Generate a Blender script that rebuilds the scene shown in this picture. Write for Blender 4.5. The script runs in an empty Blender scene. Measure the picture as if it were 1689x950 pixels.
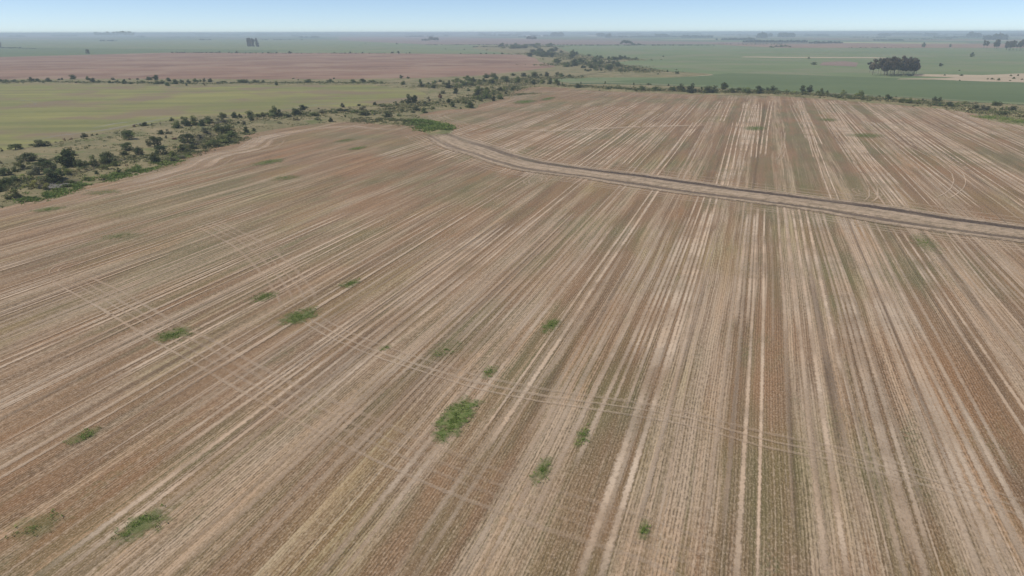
import bpy, math, random
import numpy as np
from mathutils.geometry import tessellate_polygon
from mathutils import Vector

rng = np.random.default_rng(7)
random.seed(7)
sc = bpy.context.scene
C = sc.collection

# ---------------------------------------------------------------- camera
W, H = 1689.0, 950.0
F = 1150.0
HOR = 53.0
CAMZ = 65.0
PITCH = math.atan((H / 2 - HOR) / F)
ROLL = math.radians(0.10)
cam_d = bpy.data.cameras.new('camera')
cam_d.sensor_width = 36.0
cam_d.lens = 36.0 * F / W
cam_d.clip_start = 1.0
cam_d.clip_end = 120000.0
cam = bpy.data.objects.new('camera', cam_d)
C.objects.link(cam)
cam.location = (0, 0, CAMZ)
cam.rotation_euler = (math.pi / 2 - PITCH, ROLL, 0)
sc.camera = cam

# ---------------------------------------------------------------- world, sun, exposure
SUN_EL, SUN_AZ = 56.0, -98.0        # azimuth from +y towards +x
wd = bpy.data.worlds.new('World')
sc.world = wd
wd.use_nodes = True
nt = wd.node_tree
bg = nt.nodes['Background']
sky = nt.nodes.new('ShaderNodeTexSky')
sky.sky_type = 'NISHITA'
sky.sun_disc = False
sky.sun_elevation = math.radians(SUN_EL)
sky.sun_rotation = math.radians(SUN_AZ)
sky.altitude = 1000
sky.air_density = 0.50
sky.dust_density = 0.25
sky.ozone_density = 1.5
nt.links.new(sky.outputs[0], bg.inputs[0])
bg.inputs[1].default_value = 0.128
sd = bpy.data.lights.new('sun', 'SUN')
sd.energy = 4.0
sd.angle = math.radians(0.6)
sd.color = (1.0, 0.94, 0.85)
sun = bpy.data.objects.new('sun', sd)
C.objects.link(sun)
_e, _a = math.radians(SUN_EL), math.radians(SUN_AZ)
sdir = Vector((math.cos(_e) * math.sin(_a), math.cos(_e) * math.cos(_a), math.sin(_e)))
sun.rotation_euler = sdir.to_track_quat('Z', 'Y').to_euler()
sun.location = (0, 0, 200)

sc.view_settings.view_transform = 'Standard'
sc.view_settings.look = 'None'
sc.view_settings.gamma = 1.0
sc.view_settings.use_curve_mapping = False
sc.view_settings.exposure = 0.0
cy = sc.cycles
cy.use_denoising = True
cy.max_bounces = 4
cy.diffuse_bounces = 2
cy.glossy_bounces = 2
cy.transmission_bounces = 2
cy.volume_bounces = 2
cy.transparent_max_bounces = 24

# ---------------------------------------------------------------- projection of photo pixels on the ground plane
cp, sp = math.cos(PITCH), math.sin(PITCH)
FW = np.array([0, cp, -sp]); UP = np.array([0, sp, cp]); RT = np.array([1.0, 0, 0])
cr, sr = math.cos(ROLL), math.sin(ROLL)
_r = cam.rotation_euler.to_matrix()
RT = np.array(_r @ Vector((1, 0, 0))); UP = np.array(_r @ Vector((0, 1, 0))); FW = -np.array(_r @ Vector((0, 0, 1)))


def at(px, py, z=0.0):
    d = FW * F + RT * (px - W / 2) - UP * (py - H / 2)
    dz = min(d[2], -1.1)
    t = (z - CAMZ) / dz
    return np.array([d[0] * t, d[1] * t, z])


def depth(p):
    return float(np.dot(np.array([p[0], p[1], p[2] - CAMZ]), FW))


# direction in which the stubble rows run
_v = FW * F + RT * (1262 - W / 2) - UP * (53.4 - H / 2)
ROWD = np.array([_v[0], _v[1]]) / math.hypot(_v[0], _v[1])
ROWP = np.array([ROWD[1], -ROWD[0]])          # to the right of the rows


def cval(px, py):
    return float(at(px, py)[:2] @ ROWP)


# ---------------------------------------------------------------- small node language
class NB:
    def __init__(s, name, rough=0.9):
        s.m = bpy.data.materials.new(name)
        s.m.use_nodes = True
        s.t = s.m.node_tree
        s.b = s.t.nodes['Principled BSDF']
        s.b.inputs['Roughness'].default_value = rough
        s.b.inputs['Specular IOR Level'].default_value = 0.15
        s.out = s.t.nodes['Material Output']

    def put(s, sock, v):
        if v is None:
            return
        if hasattr(v, 'is_output') or isinstance(v, bpy.types.NodeSocket):
            s.t.links.new(v, sock)
        else:
            if isinstance(v, tuple) and len(v) == 3 and sock.type == 'RGBA':
                v = v + (1,)
            sock.default_value = v

    def node(s, ty, **kw):
        n = s.t.nodes.new(ty)
        for k, v in kw.items():
            setattr(n, k, v)
        return n

    def math(s, op, a, b=None, c=None, clamp=False):
        n = s.node('ShaderNodeMath', operation=op, use_clamp=clamp)
        for i, v in enumerate((a, b, c)):
            if v is not None:
                s.put(n.inputs[i], v)
        return n.outputs[0]

    def add(s, a, b): return s.math('ADD', a, b)
    def mul(s, a, b): return s.math('MULTIPLY', a, b)
    def sub(s, a, b): return s.math('SUBTRACT', a, b)

    def vec(s, x=0.0, y=0.0, z=0.0):
        n = s.node('ShaderNodeCombineXYZ')
        s.put(n.inputs[0], x); s.put(n.inputs[1], y); s.put(n.inputs[2], z)
        return n.outputs[0]

    def dot(s, v, w):
        n = s.node('ShaderNodeVectorMath', operation='DOT_PRODUCT')
        s.put(n.inputs[0], v); s.put(n.inputs[1], w)
        return n.outputs['Value']

    def pos(s):
        return s.node('ShaderNodeNewGeometry').outputs['Position']

    def noise(s, v, scale=1.0, detail=2.0, rough=0.5, color=False):
        n = s.node('ShaderNodeTexNoise')
        s.put(n.inputs['Vector'], v)
        n.inputs['Scale'].default_value = scale
        n.inputs['Detail'].default_value = detail
        n.inputs['Roughness'].default_value = rough
        return n.outputs['Color' if color else 'Fac']

    def mr(s, v, a, b, c=0.0, d=1.0, smooth=False):
        n = s.node('ShaderNodeMapRange', interpolation_type='SMOOTHSTEP' if smooth else 'LINEAR')
        n.clamp = True
        s.put(n.inputs[0], v)
        for i, q in enumerate((a, b, c, d)):
            s.put(n.inputs[i + 1], q)
        return n.outputs[0]

    def mix(s, f, a, b, blend='MIX'):
        n = s.node('ShaderNodeMix', data_type='RGBA', blend_type=blend)
        s.put(n.inputs[0], f); s.put(n.inputs[6], a); s.put(n.inputs[7], b)
        return n.outputs[2]

    def attr(s, name, out='Fac'):
        return s.node('ShaderNodeAttribute', attribute_name=name).outputs[out]

    def sepxyz(s, v):
        n = s.node('ShaderNodeSeparateXYZ'); s.put(n.inputs[0], v)
        return n.outputs

    def bump(s, h, strength, dist):
        n = s.node('ShaderNodeBump')
        n.inputs['Strength'].default_value = strength
        n.inputs['Distance'].default_value = dist
        s.put(n.inputs['Height'], h)
        s.put(s.b.inputs['Normal'], n.outputs[0])

    def color(s, c):
        s.put(s.b.inputs['Base Color'], c)
        return s.m

    def alpha(s, a):
        tr = s.node('ShaderNodeBsdfTransparent')
        mx = s.node('ShaderNodeMixShader')
        s.put(mx.inputs[0], a)
        s.t.links.new(tr.outputs[0], mx.inputs[1])
        s.t.links.new(s.b.outputs[0], mx.inputs[2])
        s.t.links.new(mx.outputs[0], s.out.inputs[0])
        return s.m


# ---------------------------------------------------------------- mesh helpers
def mk(name, verts, faces, mat, parent=None, uv=None, attrs=None, smooth=False):
    me = bpy.data.meshes.new(name)
    verts = np.asarray(verts, dtype=np.float32)
    if isinstance(faces, np.ndarray):
        nf, k = faces.shape
        me.vertices.add(len(verts)); me.vertices.foreach_set('co', verts.ravel())
        me.loops.add(nf * k); me.loops.foreach_set('vertex_index', faces.astype(np.int32).ravel())
        me.polygons.add(nf)
        me.polygons.foreach_set('loop_start', np.arange(0, nf * k, k, dtype=np.int32))
        me.polygons.foreach_set('loop_total', np.full(nf, k, dtype=np.int32))
        me.update(calc_edges=True)
    else:
        me.from_pydata([tuple(map(float, v)) for v in verts], [], faces)
        me.update()
    if uv is not None:
        li = np.zeros(len(me.loops), dtype=np.int32)
        me.loops.foreach_get('vertex_index', li)
        l = me.uv_layers.new(name='UVMap')
        l.data.foreach_set('uv', np.asarray(uv, dtype=np.float32)[li].ravel())
    for k_, a in (attrs or {}).items():
        at_ = me.attributes.new(k_, 'FLOAT', 'POINT')
        at_.data.foreach_set('value', np.asarray(a, dtype=np.float32))
    if smooth:
        me.polygons.foreach_set('use_smooth', np.ones(len(me.polygons), dtype=bool))
    if mat is not None:
        me.materials.append(mat)
    o = bpy.data.objects.new(name, me)
    C.objects.link(o)
    if parent is not None:
        o.parent = parent
    return o


def tag(o, label=None, cat=None, group=None, kind=None):
    if label: o['label'] = label
    if cat: o['category'] = cat
    if group: o['group'] = group
    if kind: o['kind'] = kind
    return o


def vnoise1(n, seed, octs=3):
    r = np.random.default_rng(seed)
    out = np.zeros(n)
    for k in range(octs):
        m = max(3, int(n / (12 / 2 ** k)))
        out += np.interp(np.linspace(0, m - 1, n), np.arange(m), r.normal(size=m)) / 2 ** k
    return out


def poly_world(pts, jit=0.004, step=10.0, seed=1):
    """photo outline -> irregular outline on the ground; step in photo pixels"""
    out = []
    n = len(pts)
    for i in range(n):
        a = np.array(pts[i], float); b = np.array(pts[(i + 1) % n], float)
        k = max(1, int(np.hypot(*(b - a)) / step))
        for j in range(k):
            out.append(a + (b - a) * j / k)
    w = np.array([at(p[0], p[1])[:2] for p in out])
    d = np.hypot(w[:, 0], w[:, 1])
    r1 = vnoise1(len(w), seed); r2 = vnoise1(len(w), seed + 50)
    w[:, 0] += r1 * d * jit
    w[:, 1] += r2 * d * jit
    return w


def sheet(name, pts, z, mat, jit=0.003, step=10.0, seed=1):
    w = poly_world(pts, jit, step, seed)
    co = [Vector((x, y, 0)) for x, y in w]
    tris = tessellate_polygon([co])
    v = np.column_stack([w, np.full(len(w), z)])
    f = []
    for t in tris:
        a, b, c = w[t[0]], w[t[1]], w[t[2]]
        cr_ = (b[0] - a[0]) * (c[1] - a[1]) - (b[1] - a[1]) * (c[0] - a[0])
        f.append(tuple(t) if cr_ > 0 else (t[0], t[2], t[1]))
    o = mk(name, v, f, mat)
    return tag(o, kind='structure')


def inside(P, poly):
    x, y = P[:, 0], P[:, 1]
    r = np.zeros(len(P), bool)
    n = len(poly)
    j = n - 1
    for i in range(n):
        xi, yi = poly[i]; xj, yj = poly[j]
        c = ((yi > y) != (yj > y)) & (x < (xj - xi) * (y - yi) / (yj - yi + 1e-12) + xi)
        r ^= c
        j = i
    return r


def distseg(P, line):
    d = np.full(len(P), 1e9)
    for a, b in zip(line[:-1], line[1:]):
        ab = b - a
        t = np.clip(((P - a) @ ab) / (ab @ ab + 1e-12), 0, 1)
        q = a + t[:, None] * ab
        d = np.minimum(d, np.hypot(*(P - q).T))
    return d


# ================================================================= MATERIALS OF THE FIELDS
def row_coords(n):
    p = n.pos()
    c = n.dot(p, (float(ROWP[0]), float(ROWP[1]), 0))
    a = n.dot(p, (float(ROWD[0]), float(ROWD[1]), 0))
    # the drill never runs perfectly straight
    wob = n.noise(n.vec(n.mul(a, 0.012), n.mul(c, 0.006)), 1.0, 2)
    c = n.add(c, n.mul(n.sub(wob, 0.5), 2.2))
    return p, c, a


BAND = 21.0
C0 = cval(1319, 500)


def stubble_material():
    n = NB('stubble')
    p, c, a = row_coords(n)
    # 21 m combine passes: chaff-covered half, bare brown half
    ph = n.mul(n.sub(c, C0), 2 * math.pi / BAND)
    jit = n.mul(n.sub(n.noise(n.vec(n.mul(c, 0.045), n.mul(a, 0.0015)), 1.0, 1), 0.5), 4.0)
    band = n.mr(n.math('COSINE', n.add(ph, jit)), -0.35, 0.35, -1, 1, smooth=True)
    # the pattern of passes is clearest towards the right of the field
    clear = n.mr(c, -110.0, 0.0, 0.3, 1.0)
    n1 = n.noise(n.vec(n.mul(c, 0.22), n.mul(a, 0.005)), 1.0, 2, 0.6)
    n2 = n.noise(n.vec(n.mul(c, 0.85), n.mul(a, 0.010), 3.0), 1.0, 2, 0.6)
    n3 = n.noise(n.vec(n.mul(c, 2.4), n.mul(a, 0.035), 9.0), 1.0, 2, 0.65)
    n4 = n.noise(n.vec(n.mul(c, 1.2), n.mul(a, 0.8), 5.0), 1.0, 3, 0.7)      # clods and tufts
    big = n.noise(p, 0.012, 3, 0.55)
    med = n.noise(n.vec(n.mul(c, 0.09), n.mul(a, 0.035), 3.0), 1.0, 3, 0.6)
    v = n.add(n.mul(n.mul(band, clear), 0.27), n.mul(n.sub(n1, 0.5), 1.25))
    v = n.add(v, n.mul(n.sub(n2, 0.5), 1.75))
    v = n.add(v, n.mul(n.sub(n3, 0.5), 1.45))
    v = n.add(v, n.mul(n.sub(n4, 0.5), 1.0))
    v = n.add(v, n.mul(n.sub(med, 0.5), 0.45))
    light = n.mr(n.sub(v, n.mr(a, 220.0, 330.0, 0.04, 0.20)), -0.16, 0.50)
    hue = n.noise(n.vec(n.mul(c, 0.19), n.mul(a, 0.011), 7.0), 1.0, 3, 0.65)
    brown = n.mix(n.mr(hue, 0.36, 0.50), (0.160, 0.101, 0.056), (0.222, 0.137, 0.074))
    brown = n.mix(n.mr(hue, 0.52, 0.64), brown, (0.246, 0.150, 0.080))
    olive = n.mix(n.mr(med, 0.35, 0.65), (0.135, 0.116, 0.054), (0.180, 0.148, 0.072))
    dark = n.mix(n.mr(n.add(big, n.mul(n.sub(n1, 0.5), 0.5)), 0.46, 0.62), brown, olive)
    straw = n.mix(n.mr(n2, 0.35, 0.65), (0.380, 0.282, 0.196), (0.435, 0.326, 0.221))
    straw = n.mix(n.mr(hue, 0.50, 0.66, 0, 0.6), straw, (0.42, 0.270, 0.155))
    col = n.mix(light, dark, straw)
    zone = n.noise(n.vec(n.mul(c, 0.030), n.mul(a, 0.011), 13.0), 1.0, 3, 0.6)
    col = n.mix(n.mr(zone, 0.52, 0.66, 0, 0.55), col, n.mix(1.0, col, (0.86, 0.96, 0.66), 'MULTIPLY'))
    col = n.mix(n.mr(zone, 0.46, 0.34, 0, 0.7), col, n.mix(1.0, col, (1.04, 0.88, 0.74), 'MULTIPLY'))
    # pale straw swaths
    sw = n.noise(n.vec(n.mul(c, 1.5), n.mul(a, 0.007), 55.0), 1.0, 2, 0.6)
    col = n.mix(n.mr(n.add(sw, n.mul(n.sub(n4, 0.5), 0.35)), 0.60, 0.74, 0, 0.6), col, (0.50, 0.39, 0.285))
    # green flush of small weeds
    g = n.noise(n.vec(n.mul(c, 0.12), n.mul(a, 0.03), 21.0), 1.0, 4, 0.65)
    gm = n.mul(n.mr(g, 0.55, 0.72), n.mr(n.noise(n.vec(n.mul(c, 1.5), n.mul(a, 1.1), 2.0), 1.0, 3, 0.7), 0.40, 0.58))
    col = n.mix(n.mul(gm, 0.6), col, (0.10, 0.120, 0.045))
    # drill rows, strongest where the chaff has been raked off
    rw = n.math('SINE', n.mul(c, 2 * math.pi / 0.50))
    brk = n.noise(n.vec(n.mul(c, 2.1), n.mul(a, 0.75), 31.0), 1.0, 2, 0.6)
    rmask = n.mr(n.noise(n.vec(n.mul(c, 0.33), n.mul(a, 0.012), 40.0), 1.0, 2), 0.36, 0.62, 0.25, 1.0)
    gap = n.mr(n.add(n.mul(rw, 0.36), n.mul(n.sub(brk, 0.5), 2.4)), 0.02, 0.50)
    col = n.mix(n.mul(n.mul(gap, rmask), 0.66), col, (0.088, 0.066, 0.042))
    hi = n.mr(n.add(n.mul(rw, -0.36), n.mul(n.sub(brk, 0.5), -2.2)), 0.14, 0.55)
    col = n.mix(n.mul(n.mul(hi, rmask), 0.34), col, (0.50, 0.385, 0.275))
    # fine litter
    lit = n.noise(n.vec(n.mul(c, 3.6), n.mul(a, 2.0), 1.0), 1.0, 3, 0.8)
    col = n.mix(n.mr(lit, 0.52, 0.68, 0, 0.6), col, (0.50, 0.39, 0.28))
    col = n.mix(n.mr(lit, 0.47, 0.33, 0, 0.6), col, (0.095, 0.072, 0.047))
    h = n.add(n.mul(gap, -0.6), n.mul(lit, 0.6))
    n.bump(h, 0.5, 0.12)
    return n.color(col)


def field_material(name, cols, dirv=(1, 0), stripe=0.02, stripe_amt=0.5, blot=0.004, fine=0.08):
    """a field seen from afar: two main colours, drilled in one direction, patchy"""
    n = NB(name)
    p = n.pos()
    dx, dy = dirv
    l = math.hypot(dx, dy); dx /= l; dy /= l
    a = n.dot(p, (dx, dy, 0)); c = n.dot(p, (-dy, dx, 0))
    s1 = n.noise(n.vec(n.mul(c, stripe), n.mul(a, stripe * 0.05)), 1.0, 3, 0.6)
    s2 = n.noise(p, blot, 4, 0.6)
    s3 = n.noise(p, fine, 3, 0.65)
    v = n.add(n.mul(n.sub(s1, 0.5), stripe_amt * 2), n.mul(n.sub(s2, 0.5), 1.6))
    v = n.add(v, n.mul(n.sub(s3, 0.5), 0.7))
    f = n.mr(v, -0.4, 0.4)
    col = n.mix(f, cols[0], cols[1])
    if len(cols) > 2:
        col = n.mix(n.mr(n.noise(p, blot * 1.7, 3, 0.6), 0.47, 0.62, 0, 0.8), col, cols[2])
    n.bump(s3, 0.3, 0.5)
    return n.color(col)


def pasture_material(name='pasture'):
    n = NB(name)
    p = n.pos()
    a = n.noise(p, 0.035, 4, 0.6); b = n.noise(p, 0.22, 4, 0.7); d = n.noise(p, 1.4, 3, 0.7)
    v = n.add(n.mul(n.sub(a, 0.5), 2.2), n.mul(n.sub(b, 0.5), 1.2))
    col = n.mix(n.mr(v, -0.4, 0.5), (0.135, 0.130, 0.058), (0.290, 0.230, 0.130))
    col = n.mix(n.mr(n.noise(p, 0.05, 3, 0.6), 0.56, 0.66, 0, 0.7), col, (0.12, 0.145, 0.045))
    col = n.mix(n.mr(d, 0.5, 0.72, 0, 0.6), col, (0.30, 0.26, 0.15))
    col = n.mix(n.mr(d, 0.47, 0.3, 0, 0.6), col, (0.070, 0.080, 0.034))
    wet = n.attr('channel')
    col = n.mix(wet, col, (0.055, 0.048, 0.034))
    n.bump(n.add(b, d), 0.6, 0.35)
    return n.color(col)


M_STUB = stubble_material()
M_PAST = pasture_material()

# ================================================================= GROUND AND FIELDS
def far_ground_material():
    n = NB('far_farmland')
    p = n.pos()
    vo = n.node('ShaderNodeTexVoronoi', feature='F1', distance='CHEBYCHEV')
    s = n.sepxyz(p)
    q = n.vec(n.add(n.mul(s[0], 1.0), n.mul(s[1], 0.12)), n.add(s[1], n.mul(s[0], -0.1)), 0)
    n.put(vo.inputs['Vector'], q)
    vo.inputs['Scale'].default_value = 0.00115
    vo.inputs['Randomness'].default_value = 0.8
    r = n.sepxyz(vo.outputs['Color'])
    col = n.mix(n.mr(r[0], 0.30, 0.34), (0.085, 0.140, 0.065), (0.13, 0.165, 0.075))
    col = n.mix(n.mr(r[1], 0.60, 0.62), col, (0.215, 0.155, 0.115))
    col = n.mix(n.mr(r[2], 0.86, 0.87), col, (0.34, 0.30, 0.20))
    col = n.mix(n.mul(n.mr(n.noise(p, 0.0016, 3), 0.54, 0.62), 0.7), col, (0.055, 0.085, 0.045))
    st = n.noise(p, 0.006, 4, 0.65)
    col = n.mix(n.mr(st, 0.3, 0.7, 0, 0.4), col, (0.075, 0.105, 0.055))
    return n.color(col)


S = 45000.0
gv = [(-S, -600, 0), (S, -600, 0), (S, S, 0), (-S, S, 0)]
tag(mk('ground', gv, [(0, 1, 2, 3)], far_ground_material()), kind='structure')

M_SOYR = field_material('green_crop', [(0.128, 0.165, 0.074), (0.168, 0.202, 0.092), (0.198, 0.196, 0.115)], (1, -0.05), 0.012, 0.7, 0.0035, 0.03)
M_SOYD = field_material('dark_green_crop', [(0.096, 0.130, 0.056), (0.125, 0.160, 0.071)], (1, -0.05), 0.02, 0.6, 0.005, 0.05)
M_BROWN = field_material('ploughed_soil', [(0.180, 0.107, 0.073), (0.280, 0.174, 0.120), (0.29, 0.20, 0.138)], (1, 0.32), 0.028, 1.4, 0.005, 0.12)
M_PINK = field_material('fallow_soil', [(0.185, 0.130, 0.105), (0.245, 0.175, 0.140)], (1, 0.0), 0.02, 0.6, 0.002, 0.02)
M_YEL = field_material('ripening_crop', [(0.165, 0.168, 0.064), (0.252, 0.236, 0.085), (0.205, 0.150, 0.098)], (1, 0.12), 0.05, 1.2, 0.008, 0.25)
M_TAN = field_material('dry_grass', [(0.36, 0.29, 0.20), (0.45, 0.36, 0.25)], (1, 0), 0.03, 0.5, 0.01, 0.1)
M_PALE = field_material('pale_stubble', [(0.55, 0.50, 0.40), (0.62, 0.57, 0.47)], (1, 0), 0.03, 0.5, 0.01, 0.1)
M_WOODG = field_material('scrub_grass', [(0.150, 0.140, 0.070), (0.27, 0.22, 0.13), (0.10, 0.11, 0.05)], (1, 0), 0.03, 0.5, 0.02, 0.12)

# far land, back to front
sheet('pale_field', [(-300, 57.6), (300, 57.4), (300, 60), (-300, 62)], 0.3, M_PINK, 0.002, 30, 3)
sheet('pink_field', [(-400, 61), (90, 59.5), (125, 61), (60, 62.6), (-400, 64)], 0.35, M_PINK, 0.002, 30, 4)
sheet('green_field', [(-500, 66.5), (-100, 66), (250, 66), (560, 66), (860, 74), (830, 79), (860, 90), (640, 88.3), (420, 87.5), (280, 87.2), (0, 94.5), (-500, 101)], 0.25, M_SOYR, 0.001, 12, 5)
sheet('dark_green_field', [(-500, 81), (30, 78.5), (150, 80), (330, 81.5), (500, 83.5), (420, 87.3), (280, 87.1), (0, 94.3), (-500, 100.5)], 0.29, M_SOYD, 0.0012, 12, 6)
sheet('fallow_field', [(560, 61), (690, 60.5), (960, 66), (1225, 69.5), (1235, 73.0), (905, 74.0), (700, 73.2), (560, 66.5)], 0.31, M_PINK, 0.001, 15, 7)
sheet('green_field', [(905, 75), (1230, 73.5), (1690, 78), (2100, 82), (2200, 190), (1689, 172.5), (1600, 168), (1500, 161), (1400, 156), (1250, 148.5), (1150, 143), (1060, 139), (990, 137), (940, 137.5), (890, 131), (905, 126), (1000, 124), (1120, 127), (1170, 122), (1090, 116), (1010, 105), (1000, 98), (905, 85)], 0.25, M_SOYR, 0.0012, 12, 8)
sheet('dark_green_field', [(1330, 124), (1500, 130), (1689, 135.5), (2100, 143), (2100, 182), (1689, 170), (1600, 166), (1500, 159.5), (1400, 154.5), (1250, 147), (1150, 141), (1060, 137.5), (1000, 135), (1100, 128), (1200, 121)], 0.29, M_SOYD, 0.002, 12, 9)
sheet('ploughed_field', [(1160, 72.0), (1300, 72.8), (1400, 71.5), (1640, 72.8), (2100, 76), (2100, 82), (1660, 79), (1400, 79.2), (1290, 79), (1230, 76.5)], 0.34, M_BROWN, 0.001, 12, 10)
sheet('pale_stubble_field', [(1383, 69.2), (1590, 70.8), (1600, 71.6), (1500, 71.9), (1376, 70.7)], 0.38, field_material('lime_field', [(0.30, 0.31, 0.14), (0.38, 0.38, 0.18)]), 0.0006, 12, 11)
sheet('dry_grass_strip', [(1228, 93.4), (1300, 94.0), (1440, 94.3), (1475, 96), (1440, 96.1), (1300, 95.6), (1220, 94.6)], 0.36, M_TAN, 0.0007, 8, 12)
sheet('bare_patch', [(1350, 103), (1400, 101.5), (1436, 104), (1432, 111), (1390, 109), (1345, 107.5)], 0.35, M_PINK, 0.004, 6, 13)
sheet('dry_grass_field', [(1508, 122.5), (1560, 123), (1620, 124), (1689, 121.5), (2000, 122), (2000, 141), (1689, 136.2), (1620, 134.8), (1540, 131.4), (1478, 131.2), (1485, 130.2), (1560, 129.4), (1575, 128), (1510, 125.8)], 0.37, M_TAN, 0.0012, 5, 14)
sheet('bare_patch', [(1120, 119.5), (1160, 121), (1180, 124), (1140, 126.5), (1050, 124.5), (1040, 120)], 0.33, M_TAN, 0.002, 5, 15)
for q in ([(868, 58.3), (905, 58.4), (905, 60), (868, 59.7)], [(968, 58.5), (1000, 58.5), (1000, 59.8), (968, 59.6)], [(1008, 59.2), (1030, 59.3), (1030, 60.4), (1008, 60.2)],
          [(728, 55.9), (748, 55.9), (748, 56.4), (728, 56.3)]):
    sheet('pale_stubble_field', q, 0.4, M_PALE, 0.0004, 8, 16)
sheet('ploughed_field', [(-600, 103), (0, 94.2), (280, 87.0), (420, 87.2), (640, 88.0), (860, 90), (885, 96), (905, 104.5), (922, 110.5), (870, 118.5), (800, 127), (700, 131.5), (420, 133), (0, 132.5), (-600, 140)], 0.33, M_BROWN, 0.0012, 10, 17)

# natural grass along the creeks: a terrain sheet with relief
PAST = [(-420, 143), (0, 131.5), (200, 130), (420, 131), (560, 131), (700, 129), (800, 124), (868, 116.5), (925, 109), (890, 103), (882, 94), (860, 90), (835, 88), (780, 80),
        (790, 75), (905, 73), (925, 80), (945, 90), (1000, 96), (1060, 98), (1010, 104), (1050, 112), (1100, 118), (1180, 123), (1120, 128), (1000, 128), (930, 128), (900, 131), (940, 138.5), (1000, 139), (1060, 140.5), (1150, 144), (1250, 149.5), (1350, 154),
        (1450, 160), (1500, 162), (1600, 169), (1689, 173.5), (2100, 215), (2100, 262), (1760, 228), (1689, 216), (1620, 200), (1560, 186), (1500, 180), (1377, 170), (1290, 164), (1132, 161), (1040, 159),
        (934, 158), (880, 166), (830, 185), (760, 215), (720, 240), (660, 216), (560, 214), (450, 226), (390, 250), (300, 270), (210, 300), (120, 322), (0, 357), (-420, 470)]
# ripening crop
YEL = [(-420, 147), (0, 137.5), (210, 141), (300, 143.5), (420, 140.5), (600, 140.5), (640, 143), (690, 149), (705, 155), (698, 163), (692, 166), (648, 172), (600, 175), (563, 177), (520, 181), (445, 187.5), (400, 189.5), (348, 191), (286, 197.5), (224, 209.5), (199, 215), (139, 226), (82, 237), (32, 245.5), (0, 250), (-420, 318)]
# main stubble field (sheet)
ST_L = [(-420, 462), (0, 344), (60, 330), (75, 327), (124, 310), (174, 299), (211, 291), (249, 279), (281, 272), (306, 257), (336, 247), (388, 238), (403, 223), (413, 220.5), (452, 213.5), (517, 205), (569, 201), (600, 200.5), (631, 206), (677, 206), (691, 211), (698, 218), (715, 225), (738, 224), (746, 217), (746, 211), (735, 205), (708, 198), (688, 191), (708, 185), (738, 181), (783, 179), (794, 171), (823, 165), (831, 159.5), (845, 152), (851, 145), (892, 143), (934, 145), (977, 149), (1015, 151), (1060, 152.5), (1132, 155.5), (1240, 157.5), (1290, 158.5), (1377, 164.5), (1439, 170), (1480, 173), (1548, 179.5), (1591, 184.5), (1622, 191), (1632, 199), (1666, 205), (1689, 209), (2100, 255)]
far_edge = [tuple(at(*p)[:2]) for p in ST_L]


FIELDW = np.array([tuple(at(*p)[:2]) for p in ST_L] + [(900, 330), (330, -120), (-330, -120), (-520, 250)])
CREEK = [(-200, 350), (-60, 332), (20, 316), (70, 304), (100, 306), (124, 292), (150, 284), (182, 271), (214, 264), (244, 262), (262, 268), (290, 258), (318, 245), (345, 226), (352, 212),
         (366, 200), (410, 201), (470, 197), (525, 190), (566, 184), (615, 190), (650, 186), (682, 184), (700, 172), (745, 172), (790, 160), (830, 150), (870, 136), (905, 131), (960, 126), (1010, 118), (970, 108), (910, 92), (850, 78)]
CREEKW = np.array([at(*p)[:2] for p in CREEK])
PASTW = poly_world(PAST, 0.0, 12)
YELW = poly_world(YEL, 0.0, 12)


def _hash2(ix, iy, seed):
    v = np.sin(ix * 127.1 + iy * 311.7 + seed * 74.7) * 43758.5453
    return v - np.floor(v)


def vnoise2(x, y, s, seed=0):
    x = x / s; y = y / s
    ix, iy = np.floor(x), np.floor(y)
    fx, fy = x - ix, y - iy
    fx = fx * fx * (3 - 2 * fx); fy = fy * fy * (3 - 2 * fy)
    a = _hash2(ix, iy, seed); b = _hash2(ix + 1, iy, seed); c = _hash2(ix, iy + 1, seed); d = _hash2(ix + 1, iy + 1, seed)
    return (a * (1 - fx) + b * fx) * (1 - fy) + (c * (1 - fx) + d * fx) * fy


def relief(P):
    """height of the creek land above the plain, and how deep in a channel a point is"""
    x, y = P[:, 0], P[:, 1]
    edge = distseg(P, np.vstack([PASTW, PASTW[:1]]))
    edge = np.minimum(edge, distseg(P, np.vstack([YELW, YELW[:1]])))
    edge = np.minimum(edge, distseg(P, FIELDW[:len(ST_L)]))
    m = np.clip(edge / 11.0, 0, 1) * inside(P, PASTW) * ~inside(P, YELW) * ~inside(P, FIELDW)
    d = distseg(P, CREEKW)
    wob = (vnoise2(x, y, 18, 3) - 0.5) * 7
    w = np.abs(d + wob)
    ch = np.clip(1 - w / 3.6, 0, 1)
    pc = at(99, 306)[:2]
    ch = np.maximum(ch, np.clip(1.9 - np.hypot(x - pc[0], y - pc[1]) / 6.5, 0, 1))
    h = 0.9 * vnoise2(x, y, 45, 1) + 0.6 * vnoise2(x, y, 14, 2) + 0.5
    z = 0.03 + m * h * (1 - np.clip(ch * 1.4, 0, 1)) + 0.02
    return z, ch * m


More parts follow.
